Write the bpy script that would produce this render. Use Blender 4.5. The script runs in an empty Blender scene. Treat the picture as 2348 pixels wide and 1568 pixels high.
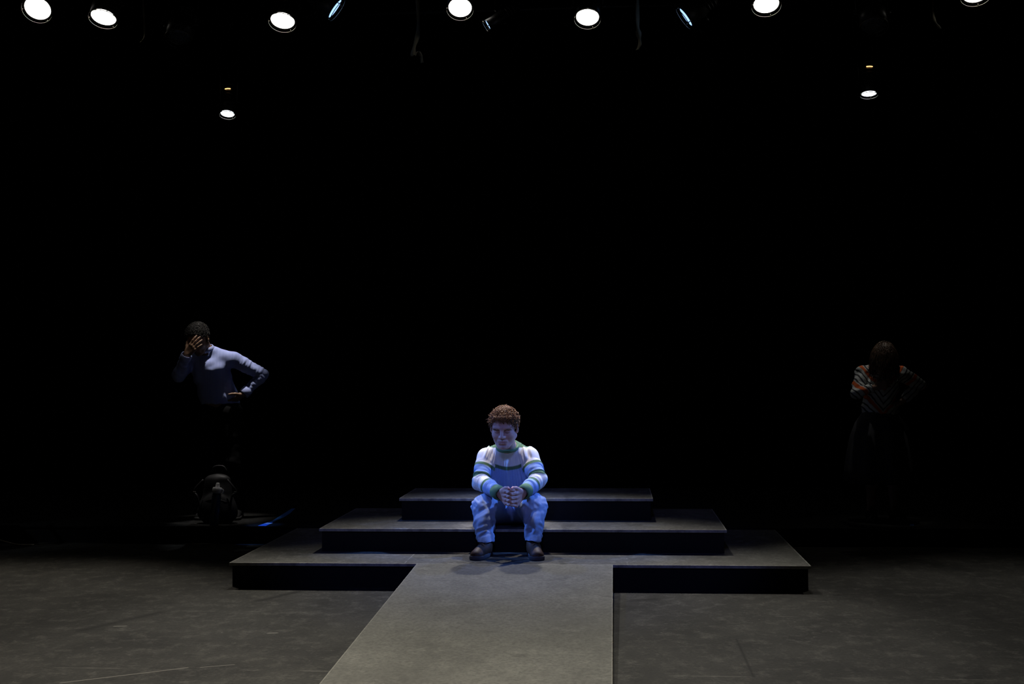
import bpy, bmesh, math, random
import numpy as np
from mathutils import Vector, Matrix

scn = bpy.context.scene
COL = scn.collection
PI = math.pi

# ------------------------------------------------------------------ camera
CAM = Vector((0.6312, 0.0, 1.3798))
def make_camera():
    yaw, pit, rol, f = 0.0829, 0.0220, -0.0074, 2798.34
    F = Vector((-math.sin(yaw) * math.cos(pit), math.cos(yaw) * math.cos(pit), math.sin(pit)))
    R = Vector((math.cos(yaw), math.sin(yaw), 0))
    U = R.cross(F)
    R2 = R * math.cos(rol) + U * math.sin(rol)
    U2 = U * math.cos(rol) - R * math.sin(rol)
    cd = bpy.data.cameras.new('camera')
    cd.sensor_fit = 'HORIZONTAL'; cd.sensor_width = 36.0
    cd.lens = f / 2348 * 36.0
    cd.clip_start = 0.05; cd.clip_end = 100
    co = bpy.data.objects.new('camera', cd); COL.objects.link(co)
    m = Matrix((R2, U2, -F)).transposed().to_4x4(); m.translation = CAM
    co.matrix_world = m
    scn.camera = co
make_camera()

# ------------------------------------------------------------------ world, exposure
w = bpy.data.worlds.new('World'); scn.world = w; w.use_nodes = True
w.node_tree.nodes['Background'].inputs['Color'].default_value = (0.0, 0.0, 0.0, 1)
w.node_tree.nodes['Background'].inputs['Strength'].default_value = 0.0
vs = scn.view_settings
scn.display_settings.display_device = 'sRGB'
vs.view_transform = 'Standard'; vs.look = 'None'; vs.exposure = 0.0; vs.gamma = 1.0
vs.use_curve_mapping = False

# ------------------------------------------------------------------ lights
def spot(name, loc, target, power, color, angle, blend=0.6, radius=0.05):
    ld = bpy.data.lights.new(name, 'SPOT')
    ld.energy = power; ld.color = color; ld.spot_size = math.radians(angle)
    ld.spot_blend = blend; ld.shadow_soft_size = radius
    o = bpy.data.objects.new(name, ld); COL.objects.link(o)
    o.location = loc
    o.rotation_euler = (Vector(target) - Vector(loc)).to_track_quat('-Z', 'Y').to_euler()
    return o
WARM = (1.0, 0.93, 0.80); NEUT = (1.0, 0.97, 0.90); BLUE = (0.10, 0.26, 1.0)
# blue side lamps in the wings, narrow on the seated man
spot('unseen_wing_spot', (-4.3, 8.0, 3.9), (-0.14, 8.15, 0.60), 1150, (0.12, 0.29, 1.0), 10, 0.8, 0.07)
spot('unseen_wing_spot', (4.3, 8.0, 3.9), (-0.03, 8.15, 0.60), 1150, (0.12, 0.29, 1.0), 10, 0.8, 0.07)
# front-of-house wash from over the audience
spot('house_spot', (-0.5, 1.0, 4.6), (-0.09, 8.15, 0.86), 300, (0.17, 0.25, 1.0), 8, 0.9, 0.10)
spot('house_spot', (0.4, 1.0, 4.6), (0.0, 8.2, 0.3), 250, (0.22, 0.28, 1.0), 25, 0.5, 0.10)
# a white special straight above the seated man
spot('special_spot', (-0.09, 8.34, 5.3), (-0.085, 8.30, 0.60), 980, (1.0, 0.92, 0.87), 9.8, 0.8, 0.06)
# the downstage overhead lamps above the top of the frame
spot('overhead_spot', (-1.9, 5.0, 4.6), (-1.7, 4.4, 0.0), 190, (1.0, 0.88, 0.68), 62, 1.0, 0.08)
spot('overhead_spot', (0.0, 5.0, 4.6), (0.0, 4.5, 0.0), 330, (1.0, 0.94, 0.78), 50, 1.0, 0.08)
spot('overhead_spot', (1.9, 5.0, 4.6), (1.5, 4.4, 0.0), 95, (1.0, 0.90, 0.78), 62, 1.0, 0.08)
spot('unseen_wing_spot', (-5.6, 7.4, 3.0), (-4.3, 9.3, 0.2), 26, (0.8, 0.9, 1.0), 22, 0.8, 0.05)  # dim unseen lamp added to bring out the office chair
# narrow specials over the two people on the rear platform
spot('special_spot', (-2.42, 9.62, 5.3), (-2.60, 9.93, 1.45), 760, (1.0, 0.95, 0.90), 11.0, 0.7, 0.04)
spot('special_spot', (2.45, 9.90, 5.3), (2.74, 10.00, 1.25), 100, (1.0, 0.96, 0.90), 8.5, 0.7, 0.04)

# ------------------------------------------------------------------ material helpers
def mat(name, color=(0.5, 0.5, 0.5), rough=0.6, metal=0.0, spec=0.5):
    m = bpy.data.materials.new(name); m.use_nodes = True
    b = m.node_tree.nodes['Principled BSDF']
    b.inputs['Base Color'].default_value = (*color, 1)
    b.inputs['Roughness'].default_value = rough
    b.inputs['Metallic'].default_value = metal
    b.inputs['Specular IOR Level'].default_value = spec
    return m
class G:
    """tiny node-graph builder"""
    def __init__(s, m):
        s.m = m; s.t = m.node_tree; s.n = s.t.nodes; s.l = s.t.links
        s.b = s.n['Principled BSDF']
    def put(s, sock, v):
        if isinstance(v, (int, float)): sock.default_value = v
        elif isinstance(v, tuple): sock.default_value = v
        else: s.l.new(v, sock)
    def math(s, op, a, b=0.0, c=None):
        n = s.n.new('ShaderNodeMath'); n.operation = op
        s.put(n.inputs[0], a); s.put(n.inputs[1], b)
        if c is not None: s.put(n.inputs[2], c)
        return n.outputs[0]
    def coord(s, which='Object'):
        n = s.n.new('ShaderNodeTexCoord'); return n.outputs[which]
    def mapping(s, v, scale=(1, 1, 1), loc=(0, 0, 0), rot=(0, 0, 0)):
        n = s.n.new('ShaderNodeMapping'); s.l.new(v, n.inputs['Vector'])
        n.inputs['Scale'].default_value = scale; n.inputs['Location'].default_value = loc
        n.inputs['Rotation'].default_value = rot
        return n.outputs[0]
    def noise(s, v, scale=5, detail=4, rough=0.55, dist=0.0):
        n = s.n.new('ShaderNodeTexNoise'); s.l.new(v, n.inputs['Vector'])
        n.inputs['Scale'].default_value = scale; n.inputs['Detail'].default_value = detail
        n.inputs['Roughness'].default_value = rough; n.inputs['Distortion'].default_value = dist
        return n.outputs['Fac']
    def ramp(s, f, stops):
        n = s.n.new('ShaderNodeValToRGB'); s.l.new(f, n.inputs[0])
        e = n.color_ramp.elements
        while len(e) < len(stops): e.new(0.5)
        for i, (p, c) in enumerate(stops):
            e[i].position = p
            e[i].color = (c, c, c, 1) if isinstance(c, (int, float)) else (*c, 1)
        return n.outputs[0]
    def mix(s, f, a, b, mode='MIX'):
        n = s.n.new('ShaderNodeMix'); n.data_type = 'RGBA'; n.blend_type = mode
        s.put(n.inputs[0], f)
        for sock, v in ((n.inputs[6], a), (n.inputs[7], b)):
            if isinstance(v, tuple): sock.default_value = (*v[:3], 1)
            else: s.l.new(v, sock)
        return n.outputs[2]
    def xyz(s, v):
        n = s.n.new('ShaderNodeSeparateXYZ'); s.l.new(v, n.inputs[0]); return n.outputs
    def bump(s, h, strength=0.3, dist=0.01):
        n = s.n.new('ShaderNodeBump'); s.l.new(h, n.inputs['Height'])
        n.inputs['Strength'].default_value = strength; n.inputs['Distance'].default_value = dist
        s.l.new(n.outputs[0], s.b.inputs['Normal'])
    def color(s, c): s.l.new(c, s.b.inputs['Base Color'])
    def line(s, c, at, half):
        """1 inside |c-at|<half, soft edge"""
        d = s.math('ABSOLUTE', s.math('SUBTRACT', c, at))
        return s.math('SUBTRACT', 1.0, s.math('MINIMUM', s.math('DIVIDE', d, half), 1.0))
    def seg(s, x, y, a, b, half):
        """soft mask of a segment a-b on the ground"""
        ax, ay = a; bx, by = b; L2 = (bx-ax)**2 + (by-ay)**2
        px = s.math('SUBTRACT', x, ax); py = s.math('SUBTRACT', y, ay)
        t = s.math('DIVIDE', s.math('ADD', s.math('MULTIPLY', px, bx-ax), s.math('MULTIPLY', py, by-ay)), L2)
        t = s.math('MAXIMUM', s.math('MINIMUM', t, 1.0), 0.0)
        dx = s.math('SUBTRACT', px, s.math('MULTIPLY', t, bx-ax))
        dy = s.math('SUBTRACT', py, s.math('MULTIPLY', t, by-ay))
        d = s.math('SQRT', s.math('ADD', s.math('MULTIPLY', dx, dx), s.math('MULTIPLY', dy, dy)))
        return s.math('SUBTRACT', 1.0, s.math('MINIMUM', s.math('DIVIDE', d, half), 1.0))

def scuffed(name, dark, light, pale, scuff=0.5, seams_x=(), seams_y=(), segs_pale=(), segs_dark=(), edge=None, rough=0.75):
    """black stage paint: cloudy dust, sideways scuffs, chalky flecks, worn joints"""
    m = mat(name, dark, rough, 0, 0.06); g = G(m)
    v = g.coord('Object'); x, y, z = g.xyz(v)
    n1 = g.noise(g.mapping(v, (1.0, 0.8, 1)), 1.9, 7, 0.65, 0.4)
    n2 = g.noise(g.mapping(v, (2.4, 2.1, 1)), 4.0, 7, 0.75)
    n3 = g.noise(v, 55, 3, 0.6)
    c = g.mix(g.ramp(n1, [(0.3, 0.0), (0.72, 1.0)]), dark, light)
    c = g.mix(g.ramp(n2, [(0.5, 0.0), (0.78, 0.75)]), c, tuple(0.65*q+0.35*p for q, p in zip(light, pale)))
    c = g.mix(g.math('MULTIPLY', g.ramp(n3, [(0.35, 0.5), (0.6, 0.0)]), 0.8), c, tuple(0.45*q for q in dark))
    # dark footmarks
    n4 = g.noise(g.mapping(v, (1.6, 2.4, 1), (3.1, 7.7, 0)), 3.2, 3, 0.5)
    c = g.mix(g.ramp(n4, [(0.62, 0.0), (0.8, 0.55)]), c, tuple(0.4*q for q in dark))
    # pale flecks
    n5 = g.noise(g.mapping(v, (5, 6.5, 1), (9, 2, 0), (0, 0, 0.12)), 3.0, 5, 0.7, 0.6)
    fl = g.math('MULTIPLY', g.ramp(n5, [(0.64, 0.0), (0.76, 1.0)]), scuff)
    n6 = g.noise(g.mapping(v, (1, 1.6, 1), (1, 5, 0)), 26, 2, 0.5)
    fl = g.math('MAXIMUM', fl, g.math('MULTIPLY', g.ramp(n6, [(0.74, 0.0), (0.79, 1.0)]), scuff))
    worn = g.ramp(g.noise(g.mapping(v, (3, 3, 1), (4, 4, 0)), 1.3, 4, 0.6), [(0.48, 0.0), (0.7, 1.0)])
    for sx in seams_x:
        fl = g.math('MAXIMUM', fl, g.math('MULTIPLY', g.math('MULTIPLY', g.line(x, sx, 0.006), worn), 0.8))
    for sy in seams_y:
        fl = g.math('MAXIMUM', fl, g.math('MULTIPLY', g.math('MULTIPLY', g.line(y, sy, 0.012), worn), 0.42))
    for a, b, hw in segs_pale:
        fl = g.math('MAXIMUM', fl, g.math('MULTIPLY', g.seg(x, y, a, b, hw), 0.75))
    if edge:
        x0, x1, y0, y1, hw = edge
        nn = g.ramp(g.noise(v, 18, 4, 0.6), [(0.32, 0.35), (0.62, 1.0)])
        for cc, at in ((x, x0), (x, x1), (y, y0)):
            fl = g.math('MAXIMUM', fl, g.math('MULTIPLY', g.line(cc, at, hw), nn))
    c = g.mix(fl, c, pale)
    for a, b, hw in segs_dark:
        c = g.mix(g.math('MULTIPLY', g.seg(x, y, a, b, hw), 0.75), c, tuple(0.35*q for q in dark))
    g.color(c)
    g.bump(n2, 0.15, 0.004)
    return m

# ------------------------------------------------------------------ object helpers
def tag(o, label, cat, group=None, kind=None):
    o['label'] = label
    if cat: o['category'] = cat
    if group: o['group'] = group
    if kind: o['kind'] = kind
    return o
def thing(name, label, cat, loc=(0, 0, 0), rotz=0.0, group=None):
    o = bpy.data.objects.new(name, None); COL.objects.link(o)
    o.empty_display_size = 0.1
    o.location = loc; o.rotation_euler = (0, 0, rotz)
    return tag(o, label, cat, group)
def link_mesh(name, me, m, parent=None, smooth=True):
    if m is not None and not me.materials: me.materials.append(m)
    o = bpy.data.objects.new(name, me); COL.objects.link(o)
    if smooth: me.polygons.foreach_set('use_smooth', [True] * len(me.polygons))
    if parent: o.parent = parent
    return o
def from_bm(name, bm, m, parent=None, smooth=False):
    me = bpy.data.meshes.new(name); bm.normal_update(); bm.to_mesh(me); bm.free()
    return link_mesh(name, me, m, parent, smooth)
def struct(name, bm, m, label):
    o = from_bm(name, bm, m); o['kind'] = 'structure'; o['label'] = label; return o
def box(bm, lo, hi, bevel=0.0, mtx=None):
    lo, hi = Vector(lo), Vector(hi)
    r = bmesh.ops.create_cube(bm, size=1.0)
    vs_ = r['verts']
    c = (lo + hi) / 2; s = hi - lo
    for v in vs_: v.co = Vector((v.co.x * s.x, v.co.y * s.y, v.co.z * s.z)) + c
    if bevel > 0:
        es = {e for v in vs_ for e in v.link_edges}
        r = bmesh.ops.bevel(bm, geom=list(es), offset=bevel, segments=2, affect='EDGES', profile=0.5)
        vs_ = list({v for f in r['faces'] for v in f.verts} | {v for v in vs_ if v.is_valid})
    if mtx is not None: bmesh.ops.transform(bm, matrix=mtx, verts=vs_)
    return vs_
def frame_to(d, up=Vector((0, 0, 1))):
    """matrix whose Z axis is d"""
    z = Vector(d).normalized()
    x = Vector(up).cross(z)
    if x.length < 1e-4: x = Vector((1, 0, 0)).cross(z)
    x.normalize(); y = z.cross(x)
    return Matrix((x, y, z)).transposed()
def tube(bm, pts, r, n=8, closed=False, caps=True):
    pts = [Vector(p) for p in pts]; N = len(pts)
    rs = r if hasattr(r, '__len__') else [r] * N
    rings = []; up = None
    for i, p in enumerate(pts):
        a = pts[(i - 1) % N] if (closed or i > 0) else p
        b = pts[(i + 1) % N] if (closed or i < N - 1) else p
        t = (b - a)
        t = t.normalized() if t.length > 1e-9 else Vector((0, 0, 1))
        if up is None:
            up = Vector((0, 0, 1)) if abs(t.z) < 0.9 else Vector((1, 0, 0))
        x = up - t * up.dot(t)
        if x.length < 1e-6: x = t.orthogonal()
        x.normalize(); y = t.cross(x); up = x
        rings.append([bm.verts.new(p + (x * math.cos(2*PI*k/n) + y * math.sin(2*PI*k/n)) * rs[i]) for k in range(n)])
    for i in range(N if closed else N - 1):
        A, B = rings[i], rings[(i + 1) % N]
        for k in range(n):
            bm.faces.new((A[k], A[(k+1) % n], B[(k+1) % n], B[k]))
    if caps and not closed:
        bm.faces.new(rings[0][::-1]); bm.faces.new(rings[-1])
def lathe(bm, prof, n=32, mtx=None, close=False):
    """prof: list of (r, z) revolved about local z"""
    rings = []
    for r, z in prof:
        if r < 1e-6:
            v = bm.verts.new(Vector((0, 0, z))); rings.append([v] * n)
        else:
            rings.append([bm.verts.new(Vector((r*math.cos(2*PI*k/n), r*math.sin(2*PI*k/n), z))) for k in range(n)])
    pairs = list(zip(rings[:-1], rings[1:])) + ([(rings[-1], rings[0])] if close else [])
    for A, B in pairs:
        for k in range(n):
            q = []
            for v in (A[k], A[(k+1) % n], B[(k+1) % n], B[k]):
                if v not in q: q.append(v)
            if len(q) > 2: bm.faces.new(q)
    vs_ = list({v for R in rings for v in R})
    if mtx is not None: bmesh.ops.transform(bm, matrix=mtx, verts=vs_)
    return vs_
def spline(pts, n=40):
    """Catmull-Rom through pts"""
    P = [Vector(p) for p in pts]; P = [P[0]*2-P[1]] + P + [P[-1]*2-P[-2]]
    out = []; S = len(P) - 3
    for i in range(n + 1):
        u = i / n * S; k = min(int(u), S - 1); t = u - k
        a, b, c, d = P[k:k+4]
        out.append(0.5*((2*b)+(c-a)*t+(2*a-5*b+4*c-d)*t*t+(3*b-a-3*c+d)*t**3))
    return out

# ------------------------------------------------------------------ distance-field modelling
def hash3(ix, iy, iz):
    n = (ix * 374761393 + iy * 668265263 + iz * 2147483647) & 0xffffffff
    n = ((n ^ (n >> 13)) * 1274126177) & 0xffffffff
    n = n ^ (n >> 16)
    return (n & 0xffff) / 65535.0
def vnoise(P):
    """value noise in -1..1 at points P (n,3)"""
    i = np.floor(P).astype(np.int64); f = P - i; f = f*f*(3-2*f)
    o = 0
    for dx in (0, 1):
        for dy in (0, 1):
            for dz in (0, 1):
                wgt = (f[:, 0] if dx else 1-f[:, 0]) * (f[:, 1] if dy else 1-f[:, 1]) * (f[:, 2] if dz else 1-f[:, 2])
                o = o + wgt * hash3(i[:, 0]+dx, i[:, 1]+dy, i[:, 2]+dz)
    return o * 2 - 1
A3 = lambda v: np.array(v, np.float64)
def sstep(a, b, x):
    t = np.clip((x-a)/(b-a), 0, 1); return t*t*(3-2*t)

class Field:
    def __init__(s, lo, hi, h):
        s.lo = A3(lo); s.h = h
        s.n = np.ceil((A3(hi) - s.lo) / h).astype(int) + 1
        s.F = np.full(s.n, 10.0, np.float32)
        s.T = None
    def frame(s, M=None):
        """prims that follow are given in this local frame (rigid matrix + uniform scale)"""
        s.T = M
    def w(s, p):
        if s.T is None: return A3(p)
        q = s.T @ Vector(p); return A3(q)
    def wd(s, d):
        if s.T is None: return A3(d)
        q = s.T.to_3x3() @ Vector(d); q.normalize(); return A3(q)
    def sc(s): return 1.0 if s.T is None else s.T.to_scale()[0]
    def region(s, lo, hi):
        a = np.clip(np.floor((lo - s.lo) / s.h).astype(int), 0, s.n)
        b = np.clip(np.ceil((hi - s.lo) / s.h).astype(int) + 1, 0, s.n)
        if np.any(b <= a): return None
        sl = tuple(slice(a[i], b[i]) for i in range(3))
        g = [(s.lo[i] + s.h * np.arange(a[i], b[i])).astype(np.float32) for i in range(3)]
        return sl, g[0][:, None, None], g[1][None, :, None], g[2][None, None, :]
    def blend(s, sl, d, k, mode):
        a = s.F[sl]
        if mode == 'add':
            if k > 0:
                hh = np.clip(0.5 + 0.5*(a-d)/k, 0, 1); r = a*(1-hh) + d*hh - k*hh*(1-hh)
                s.F[sl] = np.where(a > 5, d, r)
            else: s.F[sl] = np.minimum(a, d)
        else:
            d = -d
            if k > 0:
                hh = np.clip(0.5 - 0.5*(a-d)/k, 0, 1); s.F[sl] = a*(1-hh) + d*hh + k*hh*(1-hh)
            else: s.F[sl] = np.maximum(a, d)
    def cap(s, a, b, r1, r2=None, k=0.02, wide=None, ws=1.0, mode='add'):
        """tapered capsule, optionally wider by ws along `wide`"""
        r2 = r1 if r2 is None else r2
        S = s.sc(); a, b = s.w(a), s.w(b); r1, r2, k = r1*S, r2*S, k*S
        R = max(r1, r2) * max(1, ws) + k*1.2 + 4*s.h
        q = s.region(np.minimum(a, b) - R, np.maximum(a, b) + R)
        if q is None: return
        sl, X, Y, Z = q
        ba = b - a; L2 = float(ba @ ba) + 1e-12
        px, py, pz = X-a[0], Y-a[1], Z-a[2]
        t = np.clip((px*ba[0] + py*ba[1] + pz*ba[2]) / L2, 0, 1)
        qx, qy, qz = px - t*ba[0], py - t*ba[1], pz - t*ba[2]
        d2 = qx*qx + qy*qy + qz*qz
        if wide is not None:
            wv = s.wd(wide); c = qx*wv[0] + qy*wv[1] + qz*wv[2]
            d2 = d2 - c*c*(1 - 1/ws**2)
        d = np.sqrt(np.maximum(d2, 0)) - (r1 + (r2-r1)*t)
        s.blend(sl, d.astype(np.float32), k, mode)
    def ell(s, c, r, k=0.02, rot=None, mode='add'):
        """ellipsoid, rot a 3x3 Matrix in the current frame"""
        S = s.sc(); cw = s.w(c); r = A3(r)*S; k = k*S
        M = Matrix.Identity(3) if rot is None else rot
        if s.T is not None:
            M = s.T.to_3x3().normalized() @ M
        M = np.array(M)
        R = r.max() + k*1.2 + 4*s.h
        q = s.region(cw - R, cw + R)
        if q is None: return
        sl, X, Y, Z = q
        px, py, pz = X-cw[0], Y-cw[1], Z-cw[2]
        k0 = 0; k1 = 0
        for i in range(3):
            e = px*M[0, i] + py*M[1, i] + pz*M[2, i]
            k0 = k0 + (e/r[i])**2; k1 = k1 + (e/r[i]**2)**2
        k0 = np.sqrt(k0); k1 = np.sqrt(k1) + 1e-9
        s.blend(sl, (k0*(k0-1)/k1).astype(np.float32), k, mode)
    def cut(s, c, n, R=None):
        """drop everything on the side n points to (within R of c)"""
        c, n = s.w(c), s.wd(n)
        q = s.region(c - R, c + R) if R else s.region(s.lo - 1, s.lo + s.n*s.h + 1)
        if q is None: return
        sl, X, Y, Z = q
        d = ((X-c[0])*n[0] + (Y-c[1])*n[1] + (Z-c[2])*n[2]).astype(np.float32)
        if R:
            rr = np.sqrt((X-c[0])**2 + (Y-c[1])**2 + (Z-c[2])**2)
            d = np.where(rr < R, d, -1)
        s.F[sl] = np.maximum(s.F[sl], d)
    def mesh(s):
        F = s.F; ins = F < 0
        nx, ny, nz = s.n
        cnt = np.zeros((nx-1, ny-1, nz-1), np.int8)
        for i in (0, 1):
            for j in (0, 1):
                for k in (0, 1):
                    cnt += ins[i:nx-1+i, j:ny-1+j, k:nz-1+k]
        act = (cnt > 0) & (cnt < 8); del cnt
        I, J, K = np.nonzero(act)
        vid = np.full(act.shape, -1, np.int32); vid[I, J, K] = np.arange(len(I))
        C = [(i, j, k) for i in (0, 1) for j in (0, 1) for k in (0, 1)]
        V = np.stack([F[I+i, J+j, K+k] for i, j, k in C], 1).astype(np.float64)
        P = np.zeros((len(I), 3)); N = np.zeros(len(I))
        for a in range(8):
            for b in range(a+1, 8):
                da = A3(C[b]) - A3(C[a])
                if np.abs(da).sum() != 1: continue
                va, vb = V[:, a], V[:, b]; mk = (va < 0) != (vb < 0)
                t = np.where(mk, va/np.where(mk, va-vb, 1), 0)
                P += np.where(mk[:, None], A3(C[a]) + t[:, None]*da, 0); N += mk
        P = (P / N[:, None] + np.stack([I, J, K], 1)) * s.h + s.lo
        Q = []
        for ax in range(3):
            sl0 = [slice(1, -1)]*3; sl1 = [slice(1, -1)]*3
            sl0[ax] = slice(0, -1); sl1[ax] = slice(1, None)
            A, B = ins[tuple(sl0)], ins[tuple(sl1)]
            for sgn, mk in ((1, A & ~B), (-1, ~A & B)):
                e = np.stack(np.nonzero(mk), 1)
                o = np.ones(3, int); o[ax] = 0; e = e + o
                u, v = (ax+1) % 3, (ax+2) % 3
                def at(du, dv):
                    c = e.copy(); c[:, u] -= du; c[:, v] -= dv
                    return vid[c[:, 0], c[:, 1], c[:, 2]]
                q = np.stack([at(1, 1), at(0, 1), at(0, 0), at(1, 0)], 1)
                Q.append(q if sgn > 0 else q[:, ::-1])
        Q = np.concatenate(Q)
        Q = Q[(Q >= 0).all(1)]
        return P, Q

def vnormals(P, Q):
    n = np.cross(P[Q[:, 2]] - P[Q[:, 0]], P[Q[:, 3]] - P[Q[:, 1]])
    N = np.zeros_like(P)
    for k in range(4): np.add.at(N, Q[:, k], n)
    return N / (np.linalg.norm(N, axis=1, keepdims=True) + 1e-12)
def relax(P, Q, it=2, f=0.5):
    for _ in range(it):
        S = np.zeros_like(P); c = np.zeros(len(P))
        for k in range(4):
            np.add.at(S, Q[:, k], P[Q[:, (k+1) % 4]]); np.add.at(c, Q[:, k], 1)
            np.add.at(S, Q[:, k], P[Q[:, (k-1) % 4]]); np.add.at(c, Q[:, k], 1)
        P = P*(1-f) + f*S/np.maximum(c, 1)[:, None]
    return P
def np_mesh(name, P, Q, m, parent=None, col=None, origin=None):
    me = bpy.data.meshes.new(name)
    O = A3(origin) if origin is not None else A3((0, 0, 0))
    me.vertices.add(len(P)); me.vertices.foreach_set('co', (P - O).astype(np.float32).ravel())
    me.loops.add(len(Q)*4); me.loops.foreach_set('vertex_index', Q.astype(np.int32).ravel())
    me.polygons.add(len(Q)); me.polygons.foreach_set('loop_start', np.arange(len(Q), dtype=np.int32)*4)
    me.update(calc_edges=True)
    if col is not None:
        at = me.color_attributes.new('tint', 'FLOAT_COLOR', 'POINT')
        c4 = np.concatenate([col, np.ones((len(col), 1))], 1).astype(np.float32)
        at.data.foreach_set('color', c4.ravel())
    return link_mesh(name, me, m, parent)
def along(P, pts):
    """nearest point on a polyline: distance, arc length, around-vector"""
    bd = np.full(len(P), 1e9); bs = np.zeros(len(P)); s0 = 0
    for a, b in zip(pts[:-1], pts[1:]):
        a, b = A3(a), A3(b); ba = b-a; L = np.linalg.norm(ba)
        t = np.clip((P-a) @ ba / L**2, 0, 1)
        d = np.linalg.norm(P - a - t[:, None]*ba, axis=1)
        k = d < bd; bd = np.where(k, d, bd); bs = np.where(k, s0 + t*L, bs); s0 += L
    return bd, bs

def tint_mat(name, rough=0.8, spec=0.3, weave=0.0, wscale=400, sss=0.0):
    m = mat(name, (0.5, 0.5, 0.5), rough, 0, spec); g = G(m)
    n = g.n.new('ShaderNodeVertexColor'); n.layer_name = 'tint'
    v = g.coord('Object')
    c = n.outputs[0]
    k = g.ramp(g.noise(v, wscale*0.3, 3, 0.6), [(0.3, 0.86), (0.7, 1.0)])
    c = g.mix(1.0, c, k, 'MULTIPLY')
    g.color(c)
    if weave: g.bump(g.noise(v, wscale, 2, 0.5), weave, 0.002)
    if sss:
        g.b.inputs['Subsurface Weight'].default_value = sss
        g.b.inputs['Subsurface Radius'].default_value = (0.012, 0.005, 0.003)
        g.b.inputs['Subsurface Scale'].default_value = 1.0
    return m

# ================================================================== the setting
H = 0.1554                       # riser of every tier
LEDGE_Y, LEDGE_Z = 9.59, 0.138
m_floor = scuffed('floor_paint', (0.0165, 0.0160, 0.0140), (0.050, 0.048, 0.042), (0.26, 0.245, 0.215), 0.42,
    seams_x=(), seams_y=(4.22, 5.54, 6.88, 8.18),
    segs_pale=(((-1.83, 5.27), (-1.36, 5.57), 0.008), ((-1.30, 5.58), (-1.16, 5.64), 0.006), ((-0.62, 6.2), (-0.50, 6.23), 0.006),
               ((-1.19, 6.32), (-1.15, 6.33), 0.013), ((-2.08, 6.45), (-2.02, 6.46), 0.012)),
    segs_dark=(((-2.21, 6.35), (-1.98, 6.82), 0.06), ((-1.5, 7.2), (-1.35, 7.5), 0.05), ((0.72, 7.3), (0.86, 7.36), 0.06), ((1.24, 5.54), (1.24, 6.3), 0.012)))
bm = bmesh.new(); box(bm, (-7.5, -1.0, -0.1), (7.5, 13.0, 0.0)); struct('floor', bm, m_floor, 'scuffed black painted stage floor')
m_black = mat('masking_black', (0.0022, 0.0021, 0.0024), 0.95, 0, 0.05)
bm = bmesh.new(); box(bm, (-7.5, 13.0, -0.1), (7.5, 13.2, 6.0)); struct('wall_back', bm, m_black, 'black back wall of the stage')
bm = bmesh.new(); box(bm, (-7.7, -1.0, -0.1), (-7.5, 13.2, 6.0)); struct('wall_left', bm, m_black, 'black side wall on the left')
bm = bmesh.new(); box(bm, (7.5, -1.0, -0.1), (7.7, 13.2, 6.0)); struct('wall_right', bm, m_black, 'black side wall on the right')
bm = bmesh.new(); box(bm, (-7.7, -1.0, 6.0), (7.7, 13.2, 6.1)); struct('ceiling', bm, m_black, 'black ceiling above the lighting grid')

m_ledge = scuffed('ledge_paint', (0.005, 0.005, 0.005), (0.014, 0.014, 0.013), (0.05, 0.05, 0.05), 0.3)
m_skirt = mat('skirt_paint', (0.010, 0.010, 0.011), 0.8, 0, 0.2)
t = thing('rear_platform', 'low black platform running the full width behind the stepped tiers', 'platform', (0, 0, 0))
bm = bmesh.new(); box(bm, (-7.45, LEDGE_Y - 0.012, LEDGE_Z - 0.02), (7.45, 12.9, LEDGE_Z), 0.004); from_bm('deck', bm, m_ledge, t)
bm = bmesh.new(); box(bm, (-7.44, LEDGE_Y, 0.0), (7.44, 12.88, LEDGE_Z - 0.02)); from_bm('skirt', bm, m_skirt, t)

# ------------------------------------------------------------------ the stepped tiers and the ramp
LIP = 0.0166; DECK = 0.019
def tier(name, label, hw, y0, y1, lev, seams, dark, light):
    t = thing(name, label, 'platform', (0, y0, lev*H), 0)
    m = scuffed(name + '_paint', dark, light, (0.42, 0.41, 0.37), 0.4,
                seams_x=seams, edge=(-hw, hw, 0.0, 9, 0.010))
    bm = bmesh.new(); box(bm, (-hw, 0, H - DECK), (hw, y1 - y0, H), 0.0025)
    from_bm('deck', bm, m, t)
    bm = bmesh.new(); box(bm, (-hw + LIP, LIP, 0.0), (hw - LIP, y1 - y0 - 0.005, H - DECK))
    from_bm('skirt', bm, m_skirt, t)
    return t
Y1, Y2, Y3, YB = 7.653, 8.1364, 8.601, 9.34
tier('stage_tier', 'widest and lowest of three stacked black stage tiers, ramp joins its front', 1.83, Y1, YB, 0, (0.705, -0.70), (0.050, 0.0487, 0.043), (0.135, 0.131, 0.115))
tier('stage_tier', 'middle black stage tier the man in striped sweater sits on', 1.3636, Y2, YB, 1, (0.27,), (0.050, 0.0487, 0.045), (0.135, 0.131, 0.119))
tier('stage_tier', 'smallest and topmost black stage tier behind the seated man', 0.8978, Y3, YB, 2, (), (0.045, 0.0445, 0.042), (0.120, 0.118, 0.110))

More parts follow.
